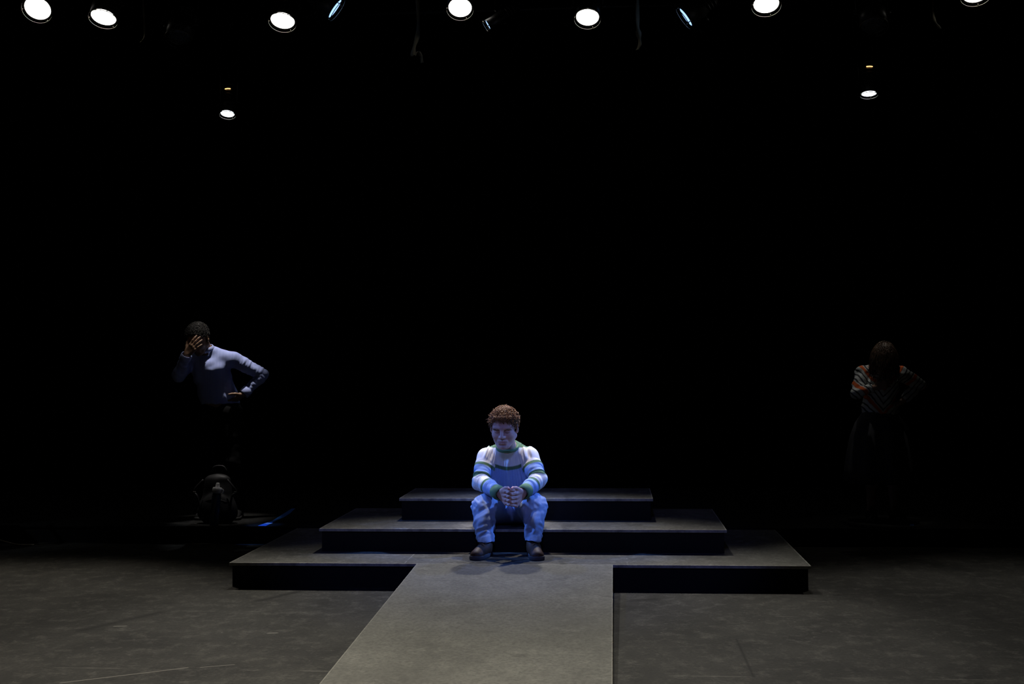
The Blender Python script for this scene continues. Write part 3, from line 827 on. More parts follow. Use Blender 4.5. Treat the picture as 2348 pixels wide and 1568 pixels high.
def curl_hair(T, n, hairline, rnd, length=(0.035, 0.05), coil=0.0075, turns=2.0, rad=0.0022, droop=0.3, skull=(0.077, 0.097, 0.084), steps=11):
    bm = bmesh.new(); c0 = Vector((0, 0.014, 0.035)); ga = PI*(3-5**0.5)
    for i in range(n):
        z = 1 - 1.75*(i+0.5)/n; q = math.sqrt(max(0, 1-z*z)); a = ga*i
        d = Vector((q*math.cos(a), q*math.sin(a), z))
        p = c0 + Vector((d.x*skull[0], d.y*skull[1], d.z*skull[2]))
        if not hairline(p, rnd): continue
        L = rnd.uniform(*length); nrm = d.normalized()
        tang = nrm.orthogonal().normalized(); tang.rotate(Matrix.Rotation(rnd.uniform(0, 2*PI), 3, nrm)); b2 = nrm.cross(tang)
        lean = (tang*rnd.uniform(0.2, 0.9) + Vector((0, -0.25, -droop))).normalized()
        ph = rnd.uniform(0, 2*PI); tr = turns*rnd.uniform(0.7, 1.3); cr = coil*rnd.uniform(0.7, 1.25); pts = []; rs = []
        for k in range(steps):
            t = k/(steps-1)
            axis = p + nrm*L*(t - 0.42*t*t) + lean*L*0.75*t*t
            an = ph + tr*2*PI*t; e = cr*min(1, t*3)
            pts.append(T @ (axis + tang*math.cos(an)*e + b2*math.sin(an)*e))
            rs.append(rad*T.to_scale()[0]*(1.15 - 0.75*t*t))
        tube(bm, pts, rs, 4)
    return bm
def cap_ell(bm, T, c, r, keep, seg=40):
    """scalp shell under the curls"""
    vs_ = bmesh.ops.create_uvsphere(bm, u_segments=seg, v_segments=seg//2, radius=1)['verts']
    for v in vs_: v.co = Vector(c) + Vector((v.co.x*r[0], v.co.y*r[1], v.co.z*r[2]))
    bmesh.ops.delete(bm, geom=[v for v in vs_ if not keep(v.co)], context='VERTS')
    for v in vs_:
        if v.is_valid: v.co = T @ v.co
def ring(name, c, n, rx, ry, th, hgt, m, parent, xdir=(1, 0, 0), bulge=0.003):
    """ribbed band (cuff or collar): elliptical ring with thickness"""
    n = Vector(n).normalized(); x = Vector(xdir); x = (x - n*x.dot(n)).normalized(); y = n.cross(x)
    bm = bmesh.new(); N = 48
    prof = [(-th/2, -hgt/2), (0, -hgt/2-0.002), (th/2, -hgt/2), (th/2+bulge, 0), (th/2, hgt/2), (0, hgt/2+0.002), (-th/2, hgt/2), (-th/2, 0)]
    rows = []
    for k in range(N):
        a = 2*PI*k/N; rib = 0.0008 if k % 2 else -0.0004
        rows.append([bm.verts.new(Vector(c) + x*math.cos(a)*(rx+q+rib) + y*math.sin(a)*(ry+q+rib) + n*h) for q, h in prof])
    for k in range(N):
        A, B = rows[k], rows[(k+1) % N]
        for j in range(len(prof)): bm.faces.new((A[j], B[j], B[(j+1) % len(prof)], A[(j+1) % len(prof)]))
    bmesh.ops.recalc_face_normals(bm, faces=bm.faces[:])
    return from_bm(name, bm, m, parent, True)
def shoe(parent, heel, toe, z0, ankle, m_up, m_sole, m_lace, h=0.004, hi=0.10):
    """heel, toe: ground points; returns the shoe object"""
    heel, toe = Vector((*heel, z0)), Vector((*toe, z0)); d = (toe-heel); L = d.length; d.normalize(); s = Vector((-d.y, d.x, 0)); up = Vector((0, 0, 1))
    lo = np.minimum(A3(heel), A3(toe)) - 0.09; hi_ = np.maximum(A3(heel), A3(toe)) + 0.09; lo[2] = z0 - 0.01; hi_[2] = z0 + 0.2
    f = Field(lo, hi_, h)
    a = heel + d*0.042; b = toe - d*0.05
    f.cap(a + up*0.045, heel + d*0.10 + up*0.045, 0.036, 0.038, 0.02)
    f.cap(heel + d*0.09 + up*0.045, b + up*0.028, 0.040, 0.037, 0.02)
    f.cap(b + up*0.026, b + d*0.014 + up*0.024, 0.034, 0.030, 0.015, wide=s, ws=1.35)
    f.cap(Vector(ankle) - up*0.01, heel + d*0.07 + up*0.05, 0.041, 0.040, 0.02)
    f.cap(Vector(ankle) + d*0.02 - up*0.03, b - d*0.04 + up*0.042, 0.034, 0.028, 0.03)
    f.cut(Vector((0, 0, z0 + 0.022)), (0, 0, -1)); f.cut(Vector((0, 0, z0 + hi + 0.03)), (0, 0, 1))
    P, Q = f.mesh(); P = relax(P, Q, 1)
    up_o = np_mesh('shoe', P, Q, m_up, parent)
    f = Field(lo, hi_, h)
    f.cap(heel + d*0.043 + up*0.014, heel + d*0.13 + up*0.014, 0.041, 0.039, 0.02)
    f.cap(heel + d*0.12 + up*0.014, toe - d*0.05 + up*0.014, 0.039, 0.050, 0.02)
    f.cut(Vector((0, 0, z0 + 0.028)), (0, 0, 1)); f.cut(Vector((0, 0, z0 + 0.0008)), (0, 0, -1))
    P, Q = f.mesh(); np_mesh('sole', P, Q, m_sole, up_o)
    bm = bmesh.new()
    for k in range(4):
        t = 0.35 + 0.1*k; c = heel.lerp(toe, t) + up*(0.112 - 0.012*k)
        tube(bm, spline([c - s*0.024 - up*0.012, c + up*0.003, c + s*0.024 + d*0.008 - up*0.012], 8), 0.0025, 5)
    from_bm('laces', bm, m_lace, up_o, True)
    return up_o

# ------------------------------------------------------------------ the seated man
def seated_man():
    rnd = random.Random(11)
    org = (-0.085, 8.46, 2*H)
    T = head_frame((-0.103, 8.150, 0.998), 15, -4, 0, 1.12)
    shl = [Vector((-0.236, 8.30, 0.776)), Vector((0.052, 8.30, 0.780))]
    elb = [Vector((-0.274, 8.20, 0.622)), Vector((0.120, 8.20, 0.630))]
    wri = [Vector((-0.116, 7.985, 0.562)), Vector((0.034, 7.985, 0.569))]
    hip = [Vector((-0.165, 8.45, 0.405)), Vector((-0.005, 8.45, 0.405))]
    kne = [Vector((-0.240, 8.10, 0.460)), Vector((0.095, 8.10, 0.468))]
    hem = [Vector((-0.213, 7.975, 0.262)), Vector((0.096, 7.975, 0.270))]
    ank = [Vector((-0.212, 7.985, 0.245)), Vector((0.094, 7.985, 0.248))]
    sh_ht = [(-0.200, 8.050), (-0.268, 7.785)], [(0.088, 8.050), (0.140, 7.785)]
    neck = Vector((-0.090, 8.295, 0.845))
    # ---- the body: one continuous surface
    f = Field((-0.40, 7.74, 0.15), (0.25, 8.66, 1.16), 0.003)
    add_head(f, T)
    f.cap(neck - Vector((0, -0.02, 0.04)), T @ Vector((0, 0.020, -0.045)), 0.060, 0.054, 0.025)
    f.ell((-0.088, 8.345, 0.70), (0.140, 0.085, 0.150), 0.04); f.ell((-0.085, 8.43, 0.52), (0.130, 0.095, 0.14), 0.05)
    f.ell((-0.085, 8.46, 0.41), (0.150, 0.105, 0.085), 0.04)
    for i in (0, 1):
        f.cap(neck, shl[i], 0.042, 0.046, 0.03); f.cap(shl[i], elb[i], 0.045, 0.036, 0.02); f.cap(elb[i], wri[i], 0.036, 0.0255, 0.01)
        f.cap(hip[i], kne[i], 0.072, 0.055, 0.03); f.cap(kne[i], kne[i].lerp(ank[i], 0.4), 0.052, 0.048, 0.02)
        f.cap(kne[i].lerp(ank[i], 0.4), ank[i], 0.048, 0.032, 0.02)
        hl, tl = sh_ht[i]; hv = Vector((*hl, H+0.05)); tv = Vector((*tl, H+0.045))
        f.cap(ank[i], hv.lerp(tv, 0.25), 0.032, 0.03, 0.02); f.cap(hv.lerp(tv, 0.15), hv.lerp(tv, 0.70) - Vector((0, 0, 0.012)), 0.024, 0.016, 0.02)
    # clasped hands, fingers interlaced down the middle
    C = Vector((-0.043, 7.918, 0.592))
    for i, sg in ((0, 1), (1, -1)):
        zo = 0.0 if i == 0 else -0.0140
        def pt(x, y, z): return Vector((C.x + sg*x, C.y + y, C.z + zo + z))
        for j in range(4):
            zz = -0.0275*j - 0.004; yy = 0.009*j; sh = 1 - 0.08*(j == 3)
            mcp = pt(-0.034, 0.004+yy, zz-0.004); pip = pt(0.007*sh, -0.036+yy, zz+0.008); dip = pt(0.022*sh, -0.016+yy, zz+0.004); tip = pt(0.024*sh, 0.006+yy, zz-0.002)
            f.cap(wri[i] + Vector((0, 0, 0.012-0.010*j)), mcp, 0.0165, 0.0125, 0.010)
            f.cap(mcp, pip, 0.0098, 0.0090, 0.002); f.cap(pip, dip, 0.0086, 0.0078, 0.0); f.cap(dip, tip, 0.0074, 0.0062, 0.0)
        t0 = wri[i].lerp(pt(-0.036, 0, 0.0), 0.35) + Vector((0, -0.002, 0.012)); t1 = Vector((C.x - sg*0.036, C.y+0.012, C.z+0.012)); t2 = Vector((C.x - sg*0.016, C.y-0.012, C.z+0.0165)); t3 = Vector((C.x - sg*0.009, C.y-0.034, C.z+0.012))
        f.cap(t0, t1, 0.0165, 0.0125, 0.012); f.cap(t1, t2, 0.0115, 0.0100, 0.004); f.cap(t2, t3, 0.0100, 0.0080, 0.002)
    P, Q = f.mesh(); P = relax(P, Q, 1, 0.4)
    col = head_tint(P, T, (0.62, 0.37, 0.30), (0.50, 0.23, 0.20), 0.35)
    hand = (np.linalg.norm(P - A3(C - Vector((0, 0, 0.04))), axis=1) < 0.085)
    tipm = hand * np.exp(-((P[:, 1]-(C.y-0.04))/0.022)**2) * sstep(C.z+0.002, C.z+0.012, P[:, 2])
    col = col*(1-0.75*tipm[:, None]) + A3((0.55, 0.12, 0.09))*0.75*tipm[:, None]  # red light on the thumb tips put into the skin colour
    body = np_mesh('person', P, Q, tint_mat('skin', 0.5, 0.4, 0, 150, 0.06), None, col, org)
    body.location = org
    tag(body, 'curly-haired man in striped sweater and jeans seated on the tiers with clasped hands', 'person')
    class Par: pass
    holder = body
    def kid(o):
        o.parent = holder; o.matrix_parent_inverse = Matrix.Translation(-Vector(org)); return o
    # ---- sweater
    f = Field((-0.42, 7.90, 0.38), (0.28, 8.62, 0.93), 0.0035)
    f.ell((-0.088, 8.345, 0.705), (0.158, 0.108, 0.165), 0.05); f.ell((-0.085, 8.43, 0.55), (0.160, 0.125, 0.150), 0.06)
    f.ell((-0.088, 8.40, 0.78), (0.14, 0.08, 0.10), 0.05)
    f.cap((-0.20, 8.43, 0.465), (0.03, 8.43, 0.465), 0.068, 0.068, 0.04)
    for i in (0, 1):
        f.cap(neck + Vector((0, 0.01, -0.005)), shl[i], 0.056, 0.060, 0.045)
        f.cap(shl[i], shl[i].lerp(elb[i], 0.5), 0.063, 0.063, 0.03); f.cap(shl[i].lerp(elb[i], 0.5), elb[i], 0.062, 0.054, 0.02)
        f.cap(elb[i], elb[i].lerp(wri[i], 0.55), 0.054, 0.050, 0.015); f.cap(elb[i].lerp(wri[i], 0.5), elb[i].lerp(wri[i], 0.86), 0.051, 0.040, 0.01)
    # armpit hollows so the sleeves read apart from the chest
    for sx in (-0.205, 0.030):
        f.cap((sx, 8.24, 0.52), (sx, 8.235, 0.70), 0.020, 0.006, 0.02, mode='sub')
    for i in (0, 1):
        a = (wri[i]-elb[i]).normalized(); f.cut(elb[i].lerp(wri[i], 0.84), a, 0.09)
    nn = Vector((0, -0.42, 0.90)).normalized(); cc = Vector((-0.092, 8.262, 0.846))
    f.cap(cc + nn*0.045, cc + nn*0.12, 0.066, 0.085, 0.006, mode='sub')
    P, Q = f.mesh(); P = relax(P, Q, 2); N = vnormals(P, Q)
    # cloth folds: drapes on the chest, slanting creases along the sleeves
    disp = np.zeros(len(P)); dmin = np.full(len(P), 9.0); sarc = np.zeros(len(P)); side = np.zeros(len(P), int)
    for i in (0, 1):
        d1, s1 = along(P, [shl[i], elb[i]]); d2, s2 = along(P, [elb[i], wri[i]]); LU = (elb[i]-shl[i]).length
        w1 = np.exp(-(d1-np.minimum(d1, d2))/0.012); w2 = np.exp(-(d2-np.minimum(d1, d2))/0.012)
        dd = np.minimum(d1, d2); ss = (w1*s1 + w2*(LU + s2))/(w1+w2)
        k = dd < dmin; dmin = np.where(k, dd, dmin); sarc = np.where(k, ss, sarc); side = np.where(k, i, side)
    lu = [(elb[i]-shl[i]).length for i in (0, 1)]; lf = [(wri[i]-elb[i]).length for i in (0, 1)]
    armw = sstep(0.085, 0.065, dmin) * sstep(0.02, 0.06, sarc)
    X, Y, Z = P[:, 0], P[:, 1], P[:, 2]
    fan = (X + 0.09) / (0.35 + 0.9*(0.86 - Z).clip(0, 1))
    chest = sstep(0.875, 0.80, Z)*(0.015 + 0.008*np.exp(-((np.abs(X+0.09)-0.10)/0.045)**2))*vnoise(np.stack([fan*27, Y*3, Z*4.5], 1)) + 0.006*vnoise(np.stack([fan*55 + 7, Y*5, Z*8], 1))
    slv = 0.0062*vnoise(np.stack([sarc*27 + 26*(X*(1-2*side)-Y)*0.5, (X*0.7+Z)*9, Y*6 + side*9], 1)) + 0.004*vnoise(np.stack([sarc*70 + (Z-Y)*25, X*14, Y*14], 1))
    bend = np.exp(-((sarc - np.where(side == 0, lu[0], lu[1]))/0.05)**2) * 0.004*np.sin(sarc*230 + Z*60)
    fo_ = sarc - np.where(side == 0, lu[0], lu[1]); slv *= (0.35 + 0.65*sstep(0.03, 0.10, sarc))*sstep(0.245, 0.19, fo_)
    chest *= sstep(0.185, 0.145, np.abs(X+0.088))
    disp = armw*(slv + bend) + (1-armw)*chest
    hole = np.linalg.norm(P - A3(cc), axis=1); disp *= sstep(0.07, 0.11, hole)
    P2 = P + N*disp[:, None]
    W_, G_ = A3((0.70, 0.69, 0.67)), A3((0.090, 0.165, 0.085))
    un = np.where(side == 0, sarc/lu[0], sarc/lu[1]); fo = (sarc - np.where(side == 0, lu[0], lu[1])) / np.where(side == 0, lf[0], lf[1])
    g = np.zeros(len(P))
    band = lambda v, a, b, e: sstep(a-e, a+e, v) * (1 - sstep(b-e, b+e, v))
    arm = (armw > 0.5) & ((sarc > 0.045) | (np.abs(X+0.088) > 0.155))
    sag = Z + 0.10*((X+0.088)/0.16)**2 * 0.25
    g = np.where(arm, np.maximum.reduce([band(un, 0.36, 0.48, 0.015), band(un, 0.80, 0.98, 0.015), band(fo, 0.36, 0.46, 0.012)]),
                 np.maximum(band(Z - 0.055*((X+0.088)/0.16)**2, 0.694, 0.719, 0.003)*(np.abs(X+0.088) < 0.165), sstep(0.838, 0.844, Z - 0.06*np.abs(X+0.088))*sstep(0.150, 0.145, np.abs(X+0.088))))
    B_ = A3((0.27, 0.38, 0.62))
    b = np.where(arm, np.maximum(band(un, 0.42, 0.90, 0.01), (fo > 0.41)*1.0), ((Z - 0.055*((X+0.088)/0.16)**2 < 0.705) & ((np.abs(X+0.088) < 0.165) | (Z < 0.66)))*1.0)
    colr = W_*(1-b[:, None]) + B_*b[:, None]
    colr = colr*(1-g[:, None]) + G_*g[:, None]
    sw = kid(np_mesh('sweater', P2, Q, tint_mat('knit', 0.9, 0.15, 0.25, 900), None, colr))
    m_rib = mat('green_rib', tuple(G_*1.05), 0.9, 0, 0.15)
    for i in (0, 1):
        a = (wri[i]-elb[i]).normalized(); c = elb[i].lerp(wri[i], 0.90)
        o = ring('cuff', c, a, 0.0405, 0.0405, 0.010, 0.070, m_rib, None); o.parent = sw
    o = ring('collar', cc + nn*0.006, nn, 0.070, 0.066, 0.012, 0.020, m_rib, None); o.parent = sw
    # ---- jeans
    f = Field((-0.42, 7.86, 0.22), (0.28, 8.64, 0.62), 0.0035)
    f.ell((-0.085, 8.455, 0.41), (0.180, 0.135, 0.110), 0.04)
    for i in (0, 1):
        f.cap(hip[i], kne[i], 0.098, 0.082, 0.03)
        f.cap(kne[i], kne[i].lerp(hem[i], 0.5), 0.084, 0.066, 0.02)
        f.cap(kne[i].lerp(hem[i], 0.5), hem[i] - Vector((0, 0, 0.02)), 0.066, 0.055, 0.02)
        f.cut(hem[i] - Vector((0, 0, 0.012)), (0, 0, -1), 0.10)
    f.cut((-0.085, 8.50, 2*H + 0.0015), (0, 0, -1), 0.36)
    P, Q = f.mesh(); P = relax(P, Q, 2); N = vnormals(P, Q); X, Y, Z = P.T
    dmin = np.full(len(P), 9.0); sarc = np.zeros(len(P))
    for i in (0, 1):
        dd, ss = along(P, [hip[i], kne[i], hem[i]]); k = dd < dmin; dmin = np.where(k, dd, dmin); sarc = np.where(k, ss, sarc)
    lt = 0.36
    lower = sstep(0.0, 0.16, sarc - lt)
    disp = 0.0035*vnoise(np.stack([X*16, Y*16, Z*16], 1)) + 0.003*vnoise(np.stack([sarc*45 + X*20, X*10, Y*10], 1))
    disp += lower*(0.009*vnoise(np.stack([sarc*7 + 3*X, X*30 + Z*5, Y*26], 1)) + 0.004*vnoise(np.stack([sarc*12 + X*9, X*48 - Z*16, Y*40], 1)))
    disp += sstep(0.22, 0.30, sarc - lt + 0.10)*0.006*vnoise(np.stack([sarc*55 + X*14, X*14, Y*16], 1))
    disp += np.exp(-((sarc-lt)/0.06)**2)*0.004*vnoise(np.stack([(X+Z)*45, (X-Z)*20, Y*20], 1))
    disp *= sstep(2*H, 2*H+0.03, Z) + (Y < 8.12)
    P2 = P + N*np.clip(disp, -1, 1)[:, None]
    seat = Y > 8.13; P2[:, 2] = np.where(seat, np.maximum(P2[:, 2], 2*H + 0.001), P2[:, 2])
    fade = 0.5 + 0.5*vnoise(np.stack([X*9, Y*9, Z*9], 1))
    colr = A3((0.33, 0.42, 0.60))[None]*(0.85 + 0.25*fade[:, None])
    jn = kid(np_mesh('jeans', P2, Q, tint_mat('denim', 0.85, 0.2, 0.25, 1100), None, colr))
    # ---- shoes
    m_up = mat('brown_leather', (0.085, 0.042, 0.022), 0.6, 0, 0.35); gg = G(m_up)
    gg.color(gg.mix(gg.noise(gg.coord('Object'), 22, 4, 0.6), (0.022, 0.011, 0.007), (0.10, 0.045, 0.020))); gg.bump(gg.noise(gg.coord('Object'), 120, 3, 0.6), 0.2, 0.003)
    m_so = mat('grey_rubber', (0.10, 0.095, 0.10), 0.8, 0, 0.2); m_la = mat('dark_lace', (0.03, 0.02, 0.015), 0.9)
    for i in (0, 1):
        o = shoe(None, *sh_ht[i], H, ank[i], m_up, m_so, m_la); kid(o)
    # ---- hair and brows
    def hl(p, r):
        x, y, z = p
        front = y < -0.035
        if front and z < 0.062 - 0.012*abs(x)/0.05 - (0.022 if abs(x) > 0.045 else 0): return False
        if -0.035 <= y < 0.035 and z < 0.026 - 0.02*(y < -0.01): return False
        return z > -0.055
    m_hair = mat('brown_hair', (0.16, 0.072, 0.024), 0.55, 0, 0.3)
    bm = curl_hair(T, 1500, hl, rnd, (0.012, 0.036), 0.0060, 2.2, 0.0018, 0.2, skull=(0.075, 0.096, 0.074))
    cap_ell(bm, T, (0, 0.014, 0.033), (0.076, 0.096, 0.079), lambda c: hl(c, rnd))
    # a loose fringe falling on the forehead
    for k in range(70):
        x = rnd.uniform(-0.05, 0.056); p = Vector((x, -0.070 + 0.25*x*x/0.06, 0.080 - 3*x*x + rnd.uniform(-0.012, 0.006))); pts = []
        L = rnd.uniform(0.018, 0.034)*(1.25 - 9*abs(x-0.008)); ph = rnd.uniform(0, 6.3)
        for q in range(10):
            t = q/9; pts.append(T @ (p + Vector((0.006*math.cos(ph+11*t), -0.026*math.sin(t*1.9) - 0.004, 0.010*t - L*1.1*t*t + 0.005*math.sin(ph+11*t)))))
        tube(bm, pts, [0.0022*(1.1-0.7*t/9) for t in range(10)], 4)
    kid(from_bm('hair', bm, m_hair, None, True))
    for s in (-1, 1):
        bm = bmesh.new()
        for k in range(26):
            t = k/25; x = s*(0.012 + 0.036*t); y = -0.0975 + 0.020*t*t; z = -0.001 + 0.014*t - 0.010*t**3 + rnd.uniform(-0.002, 0.002)
            a = T @ Vector((x, y, z)); b = T @ Vector((x + s*0.010, y + 0.003, z + 0.003*(1-2*t)))
            tube(bm, [a, b], [0.0016, 0.0007], 4)
        kid(from_bm('eyebrow', bm, m_hair, None, True))
        bm = bmesh.new()
        tube(bm, [T @ Vector((s*(0.018 + 0.0265*t/8), -0.0882 + 0.010*(t/8-0.45)**2 + 0.004*t/8, -0.0135 - 0.003*math.sin(PI*t/8))) for t in range(9)], 0.0013, 5)
        kid(from_bm('eyelashes', bm, m_hair, None, True))
seated_man()

# ------------------------------------------------------------------ the two standing people
def strand_bm(T, n, rnd, hairline, length, wave, rad, skull, pull, steps=16):
    """long wavy strands falling from the crown"""
    bm = bmesh.new(); c0 = Vector((0, 0.014, 0.035)); ga = PI*(3-5**0.5); Ti = T.to_3x3().inverted(); down = (Ti @ Vector((0, 0, -1))).normalized()
    for i in range(n):
        z = 1 - 1.55*(i+0.5)/n; q = math.sqrt(max(0, 1-z*z)); a = ga*i
        d = Vector((q*math.cos(a), q*math.sin(a), z)); p = c0 + Vector((d.x*skull[0], d.y*skull[1], d.z*skull[2]))
        if not hairline(p, rnd): continue
        L = rnd.uniform(*length); ph = rnd.uniform(0, 6.28); f1 = rnd.uniform(14, 22); v = d*0.12 + Vector((d.x, d.y, 0))*0.35 + pull*0.2; x = p.copy(); pts = []
        side = d.orthogonal().normalized()
        for k in range(steps):
            t = k/(steps-1); v = (v*0.80 + down*0.34).normalized()
            nx = x + v*L/steps
            r = nx - c0; e = math.sqrt((r.x/(skull[0]*1.06))**2 + (r.y/(skull[1]*1.06))**2 + (r.z/(skull[2]*1.06))**2)
            if e < 1: nx = c0 + r/e
            x = nx
            pts.append(T @ (x + side*wave*math.sin(ph + f1*t*L/0.25)*min(1, 2*t) + d*wave*0.7*math.cos(ph + f1*t*L/0.25)*min(1, 2*t)))
        tube(bm, pts, [rad*(1.2 - 0.7*k/(steps-1)) for k in range(steps)], 4)
    return bm
def standing_body(f, J, T, g=1.0):
    add_head(f, T)
    f.cap(J['neck'] - Vector((0, 0, 0.04)), T @ Vector((0, 0.020, -0.045)), 0.056*g, 0.052*g, 0.025)
    f.cap(J['chest'], J['pelvis'].lerp(J['chest'], 0.35), 0.098*g, 0.088*g, 0.05, wide=(1, 0, 0), ws=1.35)
    f.cap(J['pelvis'].lerp(J['chest'], 0.35), J['pelvis'], 0.088*g, 0.098*g, 0.05, wide=(1, 0, 0), ws=1.4)
    for i in (0, 1):
        f.cap(J['neck'], J['sh'][i], 0.042*g, 0.046*g, 0.03); f.cap(J['sh'][i], J['el'][i], 0.045*g, 0.035*g, 0.015); f.cap(J['el'][i], J['wr'][i], 0.036*g, 0.025*g, 0.008)
        f.cap(J['hip'][i], J['kn'][i], 0.078*g, 0.052*g, 0.03); f.cap(J['kn'][i], J['kn'][i].lerp(J['an'][i], 0.35), 0.050*g, 0.052*g, 0.02); f.cap(J['kn'][i].lerp(J['an'][i], 0.35), J['an'][i], 0.052*g, 0.032*g, 0.02)
        hl, tl = J['shoe'][i]; hv = Vector((*hl, J['z0']+0.045)); tv = Vector((*tl, J['z0']+0.03))
        f.cap(J['an'][i], hv.lerp(tv, 0.25), 0.032*g, 0.03*g, 0.02); f.cap(hv.lerp(tv, 0.15), hv.lerp(tv, 0.68), 0.024*g, 0.015*g, 0.02)

def shirted_man():
    rnd = random.Random(5); z0 = LEDGE_Z; org = (-2.70, 10.03, z0)
    T = head_frame((-2.812, 9.905, 1.655), 30, -14, -6, 1.02)
    J = dict(z0=z0, neck=Vector((-2.745, 9.99, 1.535)), chest=Vector((-2.735, 10.00, 1.385)), pelvis=Vector((-2.675, 10.08, 1.06)),
        sh=[Vector((-2.915, 9.99, 1.465)), Vector((-2.545, 10.00, 1.480))], el=[Vector((-2.968, 9.86, 1.345)), Vector((-2.325, 10.11, 1.345))],
        wr=[Vector((-2.865, 9.775, 1.515)), Vector((-2.462, 10.02, 1.185))], hip=[Vector((-2.770, 10.05, 1.03)), Vector((-2.585, 10.05, 1.03))],
        kn=[Vector((-2.790, 10.05, 0.62)), Vector((-2.565, 10.05, 0.62))], an=[Vector((-2.795, 10.14, z0+0.09)), Vector((-2.550, 10.14, z0+0.09))],
        shoe=[((-2.785, 10.20), (-2.83, 9.925)), ((-2.555, 10.20), (-2.52, 9.925))])
    f = Field((-3.10, 9.70, 0.12), (-2.20, 10.28, 1.82), 0.0042)
    standing_body(f, J, T)
    add_hand(f, J['wr'][0], (0.62, -0.10, 0.72), (0.15, 0.98, 0.05), (-0.72, 0.05, 0.60), (0.10, 0.30, 0.22), 1.0, 0.10, (0.5, 0.6, 0.3))
    add_hand(f, J['wr'][1], (-0.80, -0.10, -0.55), (-0.45, 0.1, 0.85), (-0.2, -0.95, 0.2), (0.30, 0.45, 0.35), 1.0, 0.05)
    P, Q = f.mesh(); P = relax(P, Q, 1, 0.4)
    col = head_tint(P, T, (0.25, 0.145, 0.09), (0.18, 0.07, 0.06), 0.2)
    body = np_mesh('person', P, Q, tint_mat('dark_skin', 0.45, 0.4, 0, 150), None, col, org); body.location = org
    tag(body, 'man in pale striped shirt standing at left, one hand over his face, other on hip', 'person')
    def kid(o): o.parent = body; o.matrix_parent_inverse = Matrix.Translation(-Vector(org)); return o
    f = Field((-3.14, 9.72, 1.0), (-2.18, 10.30, 1.66), 0.0045)
    f.cap(J['chest'] + Vector((0, 0, 0.01)), J['pelvis'].lerp(J['chest'], 0.4), 0.118, 0.106, 0.05, wide=(1, 0, 0), ws=1.40)
    f.cap(J['pelvis'].lerp(J['chest'], 0.4), J['pelvis'] + Vector((0, 0, 0.02)), 0.108, 0.116, 0.05, wide=(1, 0, 0), ws=1.40)
    for i in (0, 1):
        f.cap(J['neck'] + Vector((0, 0.008, -0.004)), J['sh'][i], 0.055, 0.060, 0.05)
        f.cap(J['sh'][i], J['el'][i], 0.066, 0.052, 0.02); f.cap(J['el'][i], J['el'][i].lerp(J['wr'][i], 0.9), 0.052, 0.040, 0.012)
        a = (J['wr'][i]-J['el'][i]).normalized(); f.cut(J['el'][i].lerp(J['wr'][i], 0.86), a, 0.08)
    f.cut((0, 0, 1.105), (0, 0, -1))
    cc = J['neck'] + Vector((-0.016, -0.022, 0.014)); nn = Vector((-0.14, -0.36, 0.92)).normalized()
    f.cap(cc + nn*0.045, cc + nn*0.12, 0.062, 0.085, 0.006, mode='sub')
    P, Q = f.mesh(); P = relax(P, Q, 2); N = vnormals(P, Q); X, Y, Z = P.T
    d = np.full(len(P), 9.0); sa = np.zeros(len(P))
    for i in (0, 1):
        dd, ss = along(P, [J['sh'][i], J['el'][i], J['wr'][i]]); k = dd < d; d = np.where(k, dd, d); sa = np.where(k, ss, sa)
    aw = sstep(0.085, 0.065, d)*sstep(0.02, 0.06, sa)
    hang = vnoise(np.stack([X*9 + 2*np.sin(Z*9), Y*9, Z*20 + X*22], 1))
    disp = aw*(0.008*vnoise(np.stack([sa*26 + X*8, X*14, Y*14 + Z*10], 1)) + 0.004*vnoise(np.stack([sa*60, X*25, Z*25], 1))) + (1-aw)*(0.009*hang*sstep(1.46, 1.30, Z) + 0.007*vnoise(np.stack([(X-2*Z)*11, Y*8, (X+Z)*7], 1)))
    P2 = P + N*disp[:, None]
    m = mat('striped_shirt', (0.5, 0.55, 0.7), 0.85, 0, 0.2); g = G(m); v = g.coord('Object'); x, y, z = g.xyz(v)
    st = g.math('SINE', g.math('MULTIPLY', g.math('ADD', x, g.math('MULTIPLY', y, 0.35)), 2*PI/0.0125))
    g.color(g.mix(g.ramp(g.math('ADD', g.math('MULTIPLY', st, 0.5), 0.5), [(0.35, 0.0), (0.6, 1.0)]), (0.20, 0.26, 0.56), (0.46, 0.50, 0.78)))
    sh = kid(np_mesh('shirt', P2, Q, m))
    m2 = mat('shirt_collar', (0.36, 0.41, 0.70), 0.85, 0, 0.2)
    ring('collar', cc + nn*0.018, nn, 0.058, 0.058, 0.006, 0.036, m2, sh, bulge=0.008)
    for i in (0, 1):
        a = (J['wr'][i]-J['el'][i]).normalized(); ring('cuff', J['el'][i].lerp(J['wr'][i], 0.88), a, 0.040, 0.040, 0.007, 0.055, m2, sh)
    # dark trousers
    f = Field((-2.98, 9.85, 0.18), (-2.38, 10.25, 1.16), 0.006)
    f.cap(J['pelvis'] + Vector((0, 0, 0.05)), J['pelvis'] - Vector((0, 0, 0.03)), 0.100, 0.104, 0.04, wide=(1, 0, 0), ws=1.40)
    for i in (0, 1):
        f.cap(J['hip'][i], J['kn'][i], 0.096, 0.072, 0.03); f.cap(J['kn'][i], J['an'][i] - Vector((0, 0, 0.01)), 0.072, 0.062, 0.02)
        f.cut(J['an'][i] - Vector((0, 0, 0.028)), (0, 0, -1), 0.12)
    f.cut((0, 0, 1.125), (0, 0, 1))
    P, Q = f.mesh(); P = relax(P, Q, 2); N = vnormals(P, Q)
    P = P + N*(0.006*vnoise(P*A3((16, 16, 24))))[:, None]
    kid(np_mesh('trousers', P, Q, mat('dark_trousers', (0.003, 0.003, 0.0035), 0.85, 0, 0.15)))
